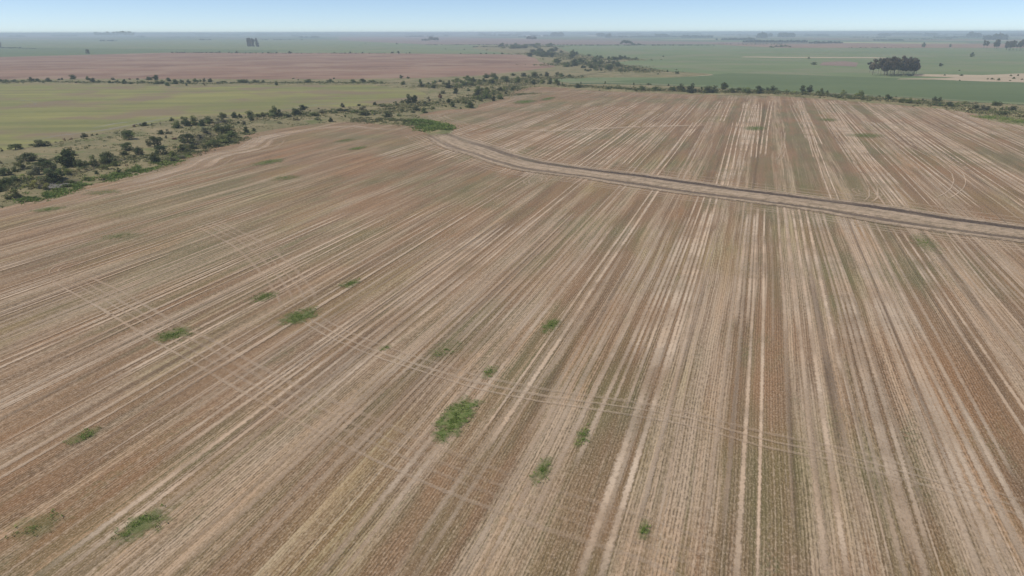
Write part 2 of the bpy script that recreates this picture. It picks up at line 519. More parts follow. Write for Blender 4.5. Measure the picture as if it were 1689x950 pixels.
def terrain():
    # long thin land: cells follow distance, finer close by
    vs, at_c, fs, base = [], [], [], 0
    for (y0, y1, cell) in ((150, 620, 1.7), (620, 1300, 4.0), (1300, 3800, 11.0)):
        xs = np.arange(PASTW[:, 0].min(), PASTW[:, 0].max(), cell)
        ys = np.arange(y0, y1 + cell * 0.5, cell)
        X, Y = np.meshgrid(xs, ys)
        P = np.column_stack([X.ravel(), Y.ravel()])
        ins = inside(P, PASTW)
        idx = np.full(len(P), -1)
        G = ins.reshape(X.shape)
        q = G[:-1, :-1] | G[1:, :-1] | G[:-1, 1:] | G[1:, 1:]
        need = np.zeros(X.shape, bool)
        need[:-1, :-1] |= q; need[1:, :-1] |= q; need[:-1, 1:] |= q; need[1:, 1:] |= q
        k = need.ravel()
        idx[k] = np.arange(k.sum()) + base
        z, ch = relief(P[k])
        vs.append(np.column_stack([P[k], z])); at_c.append(ch)
        I = idx.reshape(X.shape)
        a, b, c, d = I[:-1, :-1][q], I[:-1, 1:][q], I[1:, 1:][q], I[1:, :-1][q]
        fs.append(np.column_stack([a, b, c, d]))
        base += k.sum()
    o = mk('creek_land', np.vstack(vs), np.vstack(fs), M_PAST, attrs={'channel': np.clip(np.concatenate(at_c) * 1.3, 0, 1)}, smooth=True)
    tag(o, kind='structure')


terrain()


def ground_z(p):
    P = np.array([[p[0], p[1]]])
    if not inside(P, PASTW)[0]:
        return 0.0
    return float(relief(P)[0][0])


def fringe_material(name, colr, thr=0.0):
    """soft-edged patch: the cover thins out through noise towards its rim (attribute 'edge' 0 rim .. 1 inside)"""
    n = NB(name)
    p = n.pos()
    e = n.attr('edge')
    s = n.attr('strength')
    v = n.add(e, n.mul(n.sub(n.noise(p, 0.45, 4, 0.8), 0.5), 2.2))
    m = n.mul(n.mr(v, 0.32, 0.85, 0, 0.9), s)
    c2 = n.mix(n.mr(n.noise(p, 1.3, 3, 0.7), 0.38, 0.62), colr[0], colr[1])
    n.color(c2)
    return n.alpha(m)


def stubble_sheet():
    w = poly_world(ST_L, 0.0012, 7, 23)
    w = w[:-int(np.hypot(2520, 207) / 7)]            # drop the closing run of the outline
    pts = [tuple(p) for p in w] + [(900, 330), (330, -120), (-330, -120), (-520, 250)]
    co = [Vector((x, y, 0)) for x, y in pts]
    f = []
    for t in tessellate_polygon([co]):
        a, b, c = [pts[i] for i in t]
        cr_ = (b[0] - a[0]) * (c[1] - a[1]) - (b[1] - a[1]) * (c[0] - a[0])
        f.append(tuple(t) if cr_ > 0 else (t[0], t[2], t[1]))
    o = mk('stubble_field', [(x, y, 0.10) for x, y in pts], f, M_STUB)
    tag(o, kind='structure')


stubble_sheet()
sheet('ripening_field', YEL, 0.11, M_YEL, 0.0015, 10, 20)

# ================================================================= WHEEL TRACKS, HEADLAND MARKS, FARM TRACK
class Ribbons:
    def __init__(s):
        s.v, s.f, s.uv, s.st, s.tone, s.k = [], [], [], [], [], 0

    def add(s, w, width, strength=1.0, tone=0.0, z=None, taper=1.0):
        w = np.asarray(w, float)
        t = np.gradient(w, axis=0)
        t /= np.maximum(np.hypot(t[:, 0], t[:, 1]), 1e-9)[:, None]
        nrm = np.column_stack([t[:, 1], -t[:, 0]])
        if z is None:
            s.k += 1
            z = 0.104 + 0.0015 * (s.k % 110)
        b = len(s.v)
        L = np.concatenate([[0], np.cumsum(np.hypot(*np.diff(w, axis=0).T))])
        n = len(w)
        wj = width * (1 + 0.18 * vnoise1(n, s.k + 900, 2)) if n > 6 else np.full(n, width)
        for i in range(n):
            fl = 35.0 if tone > 0.5 else width * 8
            fade = min(1.0, L[i] / fl, (L[-1] - L[i]) / fl)
            for q in (-1, 1):
                p = w[i] + nrm[i] * q * wj[i] / 2
                s.v.append((p[0], p[1], z)); s.uv.append(((q + 1) / 2, L[i])); s.st.append(strength * fade * (1 + (taper - 1) * L[i] / L[-1])); s.tone.append(tone)
            if i:
                a = b + 2 * (i - 1)
                s.f.append((a, a + 1, a + 3, a + 2))

    def build(s, name, mat):
        f = np.array(s.f)
        o = mk(name, s.v, f, mat, uv=s.uv, attrs={'strength': s.st, 'tone': s.tone})
        return tag(o, kind='structure')


def resample(w, step):
    w = np.asarray(w, float)
    L = np.concatenate([[0], np.cumsum(np.hypot(*np.diff(w, axis=0).T))])
    n = max(3, int(L[-1] / step))
    q = np.linspace(0, L[-1], n)
    r = np.column_stack([np.interp(q, L, w[:, 0]), np.interp(q, L, w[:, 1])])
    if len(w) > 2:
        for _ in range(4):
            r[1:-1] = (r[:-2] + 2 * r[1:-1] + r[2:]) / 4
    return r


def offset(w, d):
    t = np.gradient(w, axis=0)
    t /= np.maximum(np.hypot(t[:, 0], t[:, 1]), 1e-9)[:, None]
    return w + np.column_stack([t[:, 1], -t[:, 0]]) * d


def track_material():
    n = NB('straw_wheel_track')
    p, c, a = row_coords(n)
    uv = n.sepxyz(n.node('ShaderNodeUVMap').outputs[0])
    e = n.sub(1.0, n.math('ABSOLUTE', n.sub(n.mul(uv[0], 2), 1)))
    nz = n.noise(p, 1.1, 3, 0.7)
    lg = n.noise(p, 0.06, 3, 0.6)
    v = n.add(e, n.mul(n.sub(nz, 0.5), 1.6))
    m = n.mul(n.mr(v, 0.05, 0.62), n.attr('strength'))
    m = n.mul(m, n.mr(lg, 0.34, 0.56, 0.50, 1.0))
    lit = n.noise(p, 2.7, 3, 0.75)
    light = n.mix(n.mr(n.noise(p, 0.035, 2), 0.4, 0.6), (0.56, 0.44, 0.32), (0.54, 0.40, 0.275))
    light = n.mix(n.mr(lit, 0.5, 0.35, 0, 0.5), light, (0.27, 0.20, 0.14))
    dark = n.mix(n.mr(lit, 0.4, 0.6), (0.15, 0.105, 0.068), (0.20, 0.145, 0.10))
    n.color(n.mix(n.attr('tone'), light, dark))
    return n.alpha(m)


M_TRACK = track_material()
RB = Ribbons()


def row_line(px, py, y_far, y_near, skew=0.0):
    """line along the rows through photo point (px, py), from the far row y_far to the near row y_near"""
    p = at(px, py)[:2]
    c = p @ ROWP
    a0 = p @ ROWD
    xf = at(px, y_far)[:2] @ ROWD; xn = at(px, max(y_near, y_far + 1))[:2] @ ROWD
    aa = np.linspace(xn, xf, max(8, int(abs(xf - xn) / 6)))
    cc = c + (aa - a0) * skew + 0.25 * vnoise1(len(aa), int(px * 7 + py) % 9999, 2)
    return aa[:, None] * ROWD + cc[:, None] * ROWP


def pair(px, py, y_far, y_near, st=0.8, w=0.75, gauge=2.5, skew=0.0, tone=0.0):
    l = row_line(px, py, y_far, y_near, skew)
    w *= 1.3; st = min(1.0, st * 1.15)
    RB.add(offset(l, gauge / 2), w, st, tone)
    RB.add(offset(l, -gauge / 2), w, st * 0.92, tone)


# near field: pairs read off the photograph
for (x, y, yf, yn, st, w) in (
        (80, 950, 300, 1000, 0.85, 1.0), (351, 950, 300, 1000, 0.45, 1.0), (545, 950, 330, 1000, 0.65, 1.0), (665, 950, 330, 1000, 0.4, 0.8),
        (775, 950, 340, 1000, 0.6, 0.9), (975, 950, 330, 1000, 0.95, 1.0), (1235, 950, 340, 1000, 0.9, 0.85), (1382, 950, 345, 1000, 0.8, 1.0),
        (1512, 950, 350, 1000, 0.55, 0.9), (1640, 950, 350, 1000, 0.7, 1.0), (420, 815, 320, 1000, 0.5, 0.9), (200, 905, 300, 1000, 0.5, 0.9),
        (1640, 800, 370, 1000, 0.6, 0.9), (1600, 560, 385, 900, 0.75, 0.9), (1689, 600, 390, 900, 0.55, 0.9), (1450, 420, 350, 900, 0.7, 0.9),
        (1424, 420, 345, 900, 0.7, 0.9), (1366, 400, 345, 900, 0.7, 0.9), (1331, 390, 330, 620, 0.9, 0.9), (1120, 420, 310, 700, 0.8, 0.9), (1010, 420, 300, 800, 0.8, 0.9),
        (960, 380, 290, 700, 0.6, 0.9), (870, 370, 285, 800, 0.75, 0.9), (790, 340, 275, 800, 0.6, 0.9), (0, 492, 300, 600, 0.8, 0.8), (0, 668, 300, 800, 0.8, 0.9),
        (0, 602, 300, 800, 0.75, 0.9), (0, 560, 280, 800, 0.4, 0.8), (0, 780, 300, 1000, 0.6, 0.9), (0, 440, 270, 800, 0.5, 0.8), (0, 385, 250, 800, 0.5, 0.8),
        (1165, 370, 320, 640, 0.8, 0.8), (1230, 370, 325, 900, 0.5, 0.8), (1290, 372, 328, 560, 0.7, 0.8)):
    pair(x, y, yf, yn, st, w)
# single straw lines and dark strips between them
r_ = random.Random(5)
for k in range(120):
    x = r_.uniform(-900, 2500); y = 600
    ya = r_.uniform(300, 600); yb = ya + r_.uniform(120, 500)
    l = row_line(x, y, ya, yb, r_.gauss(0, 0.004))
    if r_.random() < 0.55:
        RB.add(l, r_.uniform(0.5, 1.3), r_.uniform(0.25, 0.8))
    else:
        RB.add(l, r_.uniform(0.8, 2.6), r_.uniform(0.2, 0.45), 1.0)
for k in range(46):
    x = r_.uniform(-700, 2500); ya = r_.uniform(290, 420); yb = ya + r_.uniform(120, 600)
    ya = max(ya, 268 + max(0, (x + (1262 - x) * 0.55 - 745)) * 0.135 + 14)
    pair(x, 600, ya, yb, r_.uniform(0.35, 0.8), r_.uniform(0.6, 0.95), 2.6, r_.gauss(0, 0.005))
# field beyond the farm track: many pale lines, not quite parallel
for k in range(200):
    x = r_.uniform(700, 2350); y = 230
    t0 = max(0.0, (x - 1262) / 900.0)
    ya = r_.choice((165, 168, 172, 185, 200)) + 10 * t0; yb = ya + r_.uniform(30, 190)
    yb = min(yb, 268 + max(0, (x - 745)) * 0.135)
    if yb < ya + 8:
        continue
    sk = r_.gauss(0, 0.010)
    if r_.random() < 0.72:
        pair(x, y, ya, yb, r_.uniform(0.55, 1.0), r_.uniform(0.75, 1.1), 2.8, sk)
    else:
        RB.add(row_line(x, y, ya, yb, sk), r_.uniform(1.0, 2.2), r_.uniform(0.12, 0.28), 1.0)


def curve_px(pts, offs, st=0.8, w=0.7, step=2.0, tone=0.0, taper=1.0):
    l = resample([at(*p)[:2] for p in pts], step)
    for o_ in offs:
        r2 = random.Random(int(pts[0][0] * 3 + o_ * 11))
        m_ = offset(l, o_ * r2.uniform(0.9, 1.1))
        if len(m_) > 20:
            m_ = m_ + np.column_stack([vnoise1(len(m_), int(o_ * 7) + 60), vnoise1(len(m_), int(o_ * 7) + 90)]) * 0.22
        RB.add(m_, w * r2.uniform(0.75, 1.15), min(1.0, st * r2.uniform(0.8, 1.3)), tone, taper=taper)


# sprayer tracks that cross the rows
curve_px([(100, 452), (180, 495), (262, 541), (340, 583), (420, 630), (490, 667), (560, 699), (620, 726), (690, 758), (760, 788), (830, 814), (900, 840), (1000, 870), (1100, 905), (1230, 965)],
         (-4.6, -1.4, 1.0, 4.3), 0.56, 1.2, taper=0.35)
curve_px([(335, 366), (350, 373), (404, 400), (431, 420), (464, 453), (485, 480), (497, 508)], (-3.8, -1.3, 1.1, 4.4), 0.42, 1.3)
curve_px([(505, 518), (556, 548), (614, 572), (667, 591), (728, 610), (788, 628), (873, 646), (947, 657), (1039, 670), (1113, 681), (1153, 690), (1262, 723), (1385, 746), (1523, 784), (1679, 832), (1800, 880)],
         (-1.25, 1.25, 3.4), 0.50, 1.2, taper=0.55)
curve_px([(800, 214), (908, 217), (969, 214), (1050, 210), (1120, 208), (1192, 205.5)], (-2.0, 1.6), 1.0, 3.0)
curve_px([(100, 452), (88, 446), (104, 438), (140, 432)], (0, -2.4), 0.7, 0.6)
# turning loops
curve_px([(1563, 330), (1577, 323), (1588, 312), (1593, 300), (1588, 287), (1572, 274), (1540, 256), (1500, 236)], (0, -5), 0.9, 0.9)
curve_px([(1438, 336), (1449, 326), (1447, 312), (1433, 288), (1415, 265)], (0, -3.6), 0.85, 0.9)
curve_px([(1275, 267), (1284, 262), (1289, 246), (1289, 217)], (0, 2.2), 0.85, 0.9)
curve_px([(1540, 222), (1553, 217), (1549, 212), (1530, 204)], (0, -3), 0.6, 0.9)
for (cx, cyy, rr) in ((1424, 318, 4.0), (1432, 317, 3.4), (1395, 316, 3.0), (890, 300, 5), (880, 296, 4), (1180, 288, 5), (1205, 292, 4), (1120, 283, 5), (740, 262, 5), (845, 246, 5), (1560, 352, 6), (1500, 345, 6), (1590, 354, 5)):
    ctr = at(cx, cyy)[:2]
    a0 = r_.uniform(0, 6); aa = np.linspace(a0, a0 + r_.uniform(3.0, 5.5), 16)
    l = ctr + np.column_stack([np.cos(aa) * rr, np.sin(aa) * rr * 1.7])
    RB.add(l, 0.8, 0.7); RB.add(offset(l, 2.4), 0.8, 0.6)
# headland passes alongside the farm track, both sides, and round the field edges
LO = [(700, 221), (711, 226), (745, 243), (785, 255), (822, 268), (862, 278.5), (908, 285), (969, 292), (1031, 302), (1120, 315.5), (1187, 324), (1272, 335), (1356, 346), (1457, 364), (1558, 379), (1689, 396), (1900, 424)]
UPR = [(725, 218), (745, 225), (772, 234), (809, 246), (846, 258.5), (886, 269), (939, 277), (1000, 285), (1062, 292), (1120, 301), (1204, 313), (1288, 323), (1373, 334), (1457, 345), (1558, 362), (1689, 379), (1900, 405)]
lo_w = resample([at(*p)[:2] for p in LO], 3.0)
up_w = resample([at(*p)[:2] for p in UPR], 3.0)
for o_ in (3.0, 5.5, 8.5, 12.0, 15.0):
    RB.add(offset(lo_w, o_), r_.uniform(1.0, 2.2), r_.uniform(0.45, 0.75), 0.0)
for o_ in (-4.5, -8.0, -12.5, -19.0):
    RB.add(offset(up_w, o_), r_.uniform(1.0, 2.6), r_.uniform(0.35, 0.65), 0.0)
edge1 = resample([at(x, y + 2.5)[:2] for x, y in ((-100, 368), (0, 348), (75, 331), (124, 314), (174, 303), (211, 295), (249, 283), (281, 276), (306, 261), (336, 251), (388, 242), (408, 227), (452, 217), (517, 208), (569, 204), (600, 204), (631, 209), (677, 209), (700, 222))], 4.0)
RB.add(offset(edge1, 7.0), 13.0, 0.5)
RB.add(offset(edge1, 14.0)[10:-40], 15.0, 0.32)
for o_ in (2.0, 4.6, 6.3, 9.8, 11.2, 16.0, 18.0, 24.0):
    n_ = len(edge1); i0 = r_.randint(0, n_ // 3); i1 = r_.randint(n_ // 2, n_)
    l_ = offset(edge1, o_)[i0:i1]
    l_ = l_ + np.column_stack([vnoise1(len(l_), int(o_ * 10)), vnoise1(len(l_), int(o_ * 10) + 1)]) * 0.8
    RB.add(l_, r_.uniform(1.2, 4.5), r_.uniform(0.35, 0.75), 0.0)
edge2 = resample([at(x, y + 1)[:2] for x, y in ((750, 216), (738, 205), (715, 198), (700, 191), (712, 187), (745, 182), (790, 178), (835, 162), (870, 150), (934, 149), (1060, 154), (1240, 159), (1377, 167), (1500, 177), (1600, 190), (1689, 214))], 4.0)
for o_ in (2.5, 6.0, 10.0, 15.0):
    RB.add(offset(edge2, o_), r_.uniform(2.0, 4.0), r_.uniform(0.3, 0.6), 0.0)
RB.build('wheel_tracks', M_TRACK)


RS = Ribbons()
def salt(pts, wd, st):
    l = resample([at(*p)[:2] for p in pts], 3.0)
    RS.add(l, wd, st)
for pts, wd, st in (([(0, 240), (60, 231), (100, 223), (160, 217), (225, 205), (290, 192), (345, 187)], 9.0, 0.35), ([(85, 225), (105, 222), (125, 222), (150, 219)], 3.0, 0.8), ([(140, 214), (165, 209), (190, 204), (215, 201), (245, 196)], 5.0, 0.75),
                    ([(230, 198), (260, 192), (290, 190)], 4.0, 0.6), ([(395, 187), (460, 181), (500, 176), (540, 172), (570, 172), (600, 169)], 12.0, 0.35), ([(505, 174), (540, 171), (575, 172)], 5.0, 0.6), ([(575, 172), (640, 168), (690, 160)], 10.0, 0.4),
                    ([(20, 164), (30, 165), (60, 168), (85, 169)], 5.0, 0.5), ([(0, 180), (40, 177), (60, 172), (50, 166)], 4.0, 0.22), ([(130, 161), (250, 166), (420, 164)], 3.0, 0.25)):
    salt(pts, wd, st)
m_salt = NB('salty_bare_soil')
_p = m_salt.pos()
_uv = m_salt.sepxyz(m_salt.node('ShaderNodeUVMap').outputs[0])
_e = m_salt.sub(1.0, m_salt.math('ABSOLUTE', m_salt.sub(m_salt.mul(_uv[0], 2), 1)))
_v = m_salt.add(_e, m_salt.mul(m_salt.sub(m_salt.noise(_p, 0.18, 4, 0.75), 0.5), 2.2))
m_salt.color((0.44, 0.41, 0.37))
m_salt.alpha(m_salt.mul(m_salt.mr(_v, 0.2, 1.0), m_salt.attr('strength')))
_o = RS.build('salt_streaks', m_salt.m)
_o.location.z = 0.03


def farm_track_material():
    n = NB('farm_track')
    p = n.pos()
    uv = n.sepxyz(n.node('ShaderNodeUVMap').outputs[0])
    s = uv[0]                           # 0 lower ditch, 1 upper ditch
    wob = n.mul(n.sub(n.noise(n.vec(n.mul(uv[1], 0.05), n.mul(s, 1.0)), 1.0, 3, 0.6), 0.5), 0.13)
    fine = n.mul(n.sub(n.noise(p, 0.9, 3, 0.7), 0.5), 0.22)
    sw = n.add(s, n.add(wob, fine))
    d0 = n.math('ABSOLUTE', sw); d1 = n.math('ABSOLUTE', n.sub(sw, 1.0))
    r0 = n.mr(d0, 0.07, 0.15, 1, 0); r1 = n.mr(d1, 0.11, 0.20, 1, 0)
    streak = n.noise(n.vec(n.mul(s, 9.0), n.mul(uv[1], 0.03)), 1.0, 3, 0.6)
    lit = n.noise(p, 2.0, 3, 0.75)
    base = n.mix(n.mr(streak, 0.35, 0.65), (0.250, 0.188, 0.125), (0.44, 0.335, 0.236))
    base = n.mix(n.mr(lit, 0.5, 0.3, 0, 0.6), base, (0.15, 0.115, 0.08))
    mud = n.mix(n.mr(n.noise(p, 1.2, 3, 0.7), 0.35, 0.65), (0.050, 0.038, 0.031), (0.115, 0.085, 0.064))
    tuft = n.noise(n.vec(n.mul(s, 5.0), n.mul(uv[1], 0.35), 4.0), 1.0, 4, 0.75)
    base = n.mix(n.mr(tuft, 0.50, 0.64, 0, 0.65), base, (0.17, 0.135, 0.085))
    base = n.mix(n.mr(tuft, 0.47, 0.36, 0, 0.5), base, (0.47, 0.36, 0.26))
    pud = n.mr(n.noise(n.vec(n.mul(uv[1], 0.11), n.mul(s, 6.0), 3.0), 1.0, 2, 0.5), 0.68, 0.73)
    mud = n.mix(n.mul(pud, 0.55), mud, (0.30, 0.29, 0.30))
    grass = n.mul(n.mr(n.noise(n.vec(n.mul(uv[1], 0.02), n.mul(s, 1.5), 8.0), 1.0, 3, 0.6), 0.56, 0.66), 0.5)
    mud = n.mix(grass, mud, (0.09, 0.10, 0.045))
    m = n.mul(n.math('MAXIMUM', n.mul(r0, 0.78), r1), n.mr(uv[1], 30.0, 190.0, 0.45, 1.0))
    m = n.mul(m, n.mr(n.noise(n.vec(n.mul(uv[1], 0.04), n.mul(s, 3.0), 5.0), 1.0, 3, 0.6), 0.3, 0.5, 0.6, 1.0))
    n.color(n.mix(m, base, mud))
    e = n.attr('edge')
    v = n.add(e, n.mul(n.sub(n.noise(p, 0.6, 4, 0.7), 0.5), 1.3))
    return n.alpha(n.mr(v, 0.2, 0.7))


def farm_track():
    N = 420
    def rs(w):
        L = np.concatenate([[0], np.cumsum(np.hypot(*np.diff(w, axis=0).T))])
        q = np.linspace(0, L[-1], N)
        return np.column_stack([np.interp(q, L, w[:, 0]), np.interp(q, L, w[:, 1])]), q
    a, q = rs(lo_w); b, _ = rs(up_w)
    ss = np.array([-0.42, -0.3, -0.16, -0.08, 0.0, 0.08, 0.18, 0.3, 0.5, 0.68, 0.8, 0.9, 1.0, 1.1, 1.2, 1.32, 1.45])
    hh = np.array([0.0, 0.10, 0.22, 0.12, 0.03, 0.12, 0.34, 0.46, 0.52, 0.46, 0.36, 0.14, 0.02, 0.16, 0.26, 0.12, 0.0])
    ee = np.array([0.0, 0.6, 1, 1, 1, 1, 1, 1, 1, 1, 1, 1, 1, 1, 1, 0.6, 0.0])
    v, uv, ed = [], [], []
    for i in range(N):
        for s_, h_, e_ in zip(ss, hh, ee):
            p = a[i] * (1 - s_) + b[i] * s_
            v.append((p[0], p[1], 0.29 + h_ * 0.8 + (0.03 * math.sin(i * 0.7 + s_ * 5)) * (h_ > 0.05)))
            uv.append((s_, q[i])); ed.append(e_ * min(1, i / 36, (N - 1 - i) / 8))
    k = len(ss)
    f = [(i * k + j, (i + 1) * k + j, (i + 1) * k + j + 1, i * k + j + 1) for i in range(N - 1) for j in range(k - 1)]
    tag(mk('farm_track', v, np.array(f), farm_track_material(), uv=uv, attrs={'edge': ed}, smooth=True), kind='structure')


farm_track()

# ================================================================= LOW GROWTH (blades and leaf clumps)
def blades(points, zs, h, w, per, seed, tones, lean=0.5):
    """many small upright leaves: arrays of verts / quads / per-vertex tone"""
    r = np.random.default_rng(seed)
    n = len(points) * per
    P = np.repeat(points, per, axis=0) + r.normal(size=(n, 2)) * np.repeat(w, per)[:, None] * 0.9
    Z = np.repeat(zs, per)
    Hh = np.repeat(h, per) * r.uniform(0.5, 1.15, n)
    Ww = np.repeat(w, per) * r.uniform(0.5, 1.1, n)
    an = r.uniform(0, 2 * math.pi, n)
    dx, dy = np.cos(an) * Ww / 2, np.sin(an) * Ww / 2
    lx, ly = r.normal(size=n) * Hh * lean, r.normal(size=n) * Hh * lean
    v = np.zeros((n, 4, 3))
    v[:, 0] = np.column_stack([P[:, 0] - dx, P[:, 1] - dy, Z - 0.02])
    v[:, 1] = np.column_stack([P[:, 0] + dx, P[:, 1] + dy, Z - 0.02])
    v[:, 2] = np.column_stack([P[:, 0] + dx * 0.7 + lx, P[:, 1] + dy * 0.7 + ly, Z + Hh])
    v[:, 3] = np.column_stack([P[:, 0] - dx * 0.7 + lx, P[:, 1] - dy * 0.7 + ly, Z + Hh * 0.9])
    f = np.arange(n * 4).reshape(n, 4)
    t = np.clip(np.repeat(tones, per) + r.normal(size=n) * 0.16, 0, 1)
    return v.reshape(-1, 3), f, np.repeat(t, 4)


def growth_material(name, c0, c1, c2):
    n = NB(name, 0.8)
    t = n.attr('tone')
    col = n.mix(n.mr(t, 0.0, 0.5), c0, c1)
    col = n.mix(n.mr(t, 0.5, 1.0), col, c2)
    n.color(col)
    tr = n.node('ShaderNodeBsdfTranslucent'); n.put(tr.inputs[0], col)
    mx = n.node('ShaderNodeMixShader'); mx.inputs[0].default_value = 0.25
    n.t.links.new(n.b.outputs[0], mx.inputs[1]); n.t.links.new(tr.outputs[0], mx.inputs[2])
    n.t.links.new(mx.outputs[0], n.out.inputs[0])
    return n.m


M_UNDER = growth_material('undergrowth', (0.105, 0.125, 0.048), (0.205, 0.198, 0.085), (0.38, 0.32, 0.18))
M_WEED = growth_material('weeds', (0.11, 0.165, 0.036), (0.18, 0.245, 0.060), (0.27, 0.30, 0.10))


def undergrowth():
    r = np.random.default_rng(11)
    P = np.column_stack([r.uniform(-420, 520, 110000), r.uniform(180, 1000, 110000)])
    P = P[inside(P, PASTW) & ~inside(P, YELW) & ~inside(P, FIELDW)]
    d = distseg(P, CREEKW)
    nz = vnoise2(P[:, 0], P[:, 1], 16, 8)
    dens = np.clip(1.2 * np.exp(-d / 12) + 0.7 * (nz > 0.66) + 0.06, 0, 1)
    P = P[r.random(len(P)) < dens]
    z, ch = relief(P)
    P, z = P[ch < 0.7], z[ch < 0.7]
    tone = np.clip(0.25 + 0.9 * (vnoise2(P[:, 0], P[:, 1], 22, 4) - 0.3), 0, 1)
    h = 0.15 + 0.65 * r.random(len(P)) ** 2
    v, f, t = blades(P, z, h, h * 0.9 + 0.15, 5, 12, tone, 1.2)
    tag(mk('undergrowth', v, f, M_UNDER, attrs={'tone': t}), 'rough dry grass and low scrub along the creek banks', 'undergrowth', kind='stuff')


undergrowth()


def edge_growth(name, label, pts, width, n, hmax, seed, mat, tone0):
    w = resample([at(*p)[:2] for p in pts], 2.0)
    r = np.random.default_rng(seed)
    i = r.integers(0, len(w), n)
    P = w[i] + r.normal(size=(n, 2)) * width * 0.5
    P = P[vnoise2(P[:, 0], P[:, 1], 6, seed) * 0.6 + vnoise2(P[:, 0], P[:, 1], 2.2, seed + 3) * 0.4 > 0.42]
    z = relief(P)[0]
    h = hmax * (0.4 + 0.6 * r.random(len(P)))
    v, f, t = blades(P, z, h, h * 0.7 + 0.12, 4, seed, np.clip(tone0 + 1.1 * (vnoise2(P[:, 0], P[:, 1], 9, seed + 5) - 0.4) + r.normal(size=len(P)) * 0.18, 0, 1), 1.1)
    tag(mk(name, v, f, mat, attrs={'tone': t}), label, 'weeds', kind='stuff')


edge_growth('weed_strip', 'bright green weeds along the left edge of the stubble field', [(40, 332), (90, 322), (124, 307), (174, 296), (211, 288), (249, 276), (281, 268), (300, 258)], 6.0, 3400, 0.7, 31, M_WEED, 0.3)
edge_growth('weed_strip', 'grey green weeds at the bend of the stubble field below the creek', [(300, 256), (330, 244), (360, 238), (386, 232), (398, 222)], 9.0, 1800, 0.9, 32, M_UNDER, 0.2)
edge_growth('weed_strip', 'green weeds between the creek scrub and the head of the farm track', [(590, 199), (640, 202), (680, 203), (700, 208)], 11.0, 3000, 0.8, 33, M_UNDER, 0.22)
edge_growth('reed_bed', 'dense green reeds at the head of the farm track', [(690, 202), (702, 210), (716, 216), (730, 214), (722, 206), (708, 202)], 8.5, 3600, 1.2, 34, M_WEED, 0.1)
edge_growth('weed_strip', 'green weeds at the right corner of the stubble field by the hedge', [(1622, 192), (1650, 198), (1689, 203), (1800, 215)], 11.0, 4000, 0.5, 35, M_WEED, 0.6)
edge_growth('weed_strip', 'dull green weeds at the far left corner of the far stubble', [(835, 158), (850, 156), (880, 154)], 9.0, 1600, 0.6, 36, M_UNDER, 0.3)

edge_growth('undergrowth', 'continuous low scrub and grass of the hedge behind the far stubble', [(940, 143), (1000, 146), (1060, 150), (1150, 152), (1250, 154), (1300, 156), (1377, 161), (1439, 166), (1500, 170), (1560, 176), (1610, 183), (1660, 189), (1760, 205)], 16.0, 6500, 1.9, 41, M_UNDER, 0.3)
edge_growth('undergrowth', 'low scrub along the margin between the ripening and ploughed fields', [(-60, 137), (100, 136.5), (200, 138), (300, 139.5), (420, 138.2), (520, 138), (640, 139)], 14.0, 2600, 1.5, 42, M_UNDER, 0.15)
edge_growth('undergrowth', 'dense scrub in the bed of the middle creek', [(420, 197), (470, 195), (525, 189), (566, 187), (615, 189), (650, 184), (682, 180), (700, 172), (745, 172), (790, 162), (830, 152), (870, 138)], 16.0, 4600, 1.4, 43, M_UNDER, 0.35)
edge_growth('undergrowth', 'dense scrub beyond the ripening field along the upper creek', [(700, 144), (745, 145), (790, 141), (830, 136), (870, 132), (905, 129), (950, 128)], 26.0, 4200, 1.7, 44, M_UNDER, 0.35)
edge_growth('undergrowth', 'shadowy low scrub on the near creek bank at left', [(-20, 326), (20, 310), (70, 297), (110, 290), (150, 281), (200, 266), (244, 262), (290, 256), (330, 240), (360, 222), (372, 206)], 12.0, 1800, 1.0, 45, M_UNDER, 0.3)

edge_growth('undergrowth', 'thick low brush of the wooded far creek', [(905, 108), (940, 106), (980, 107), (1015, 110), (1040, 116), (1064, 120)], 50.0, 2600, 2.8, 46, M_UNDER, 0.35)
edge_growth('undergrowth', 'thick brush along the farther bend of the creek', [(868, 90), (890, 88), (925, 89), (945, 95), (960, 99), (1048, 99)], 60.0, 2600, 3.2, 47, M_UNDER, 0.35)
edge_growth('undergrowth', 'low brush at the farthest visible bend of the creek', [(825, 78), (860, 78), (912, 77.5)], 90.0, 1800, 3.8, 48, M_UNDER, 0.3)

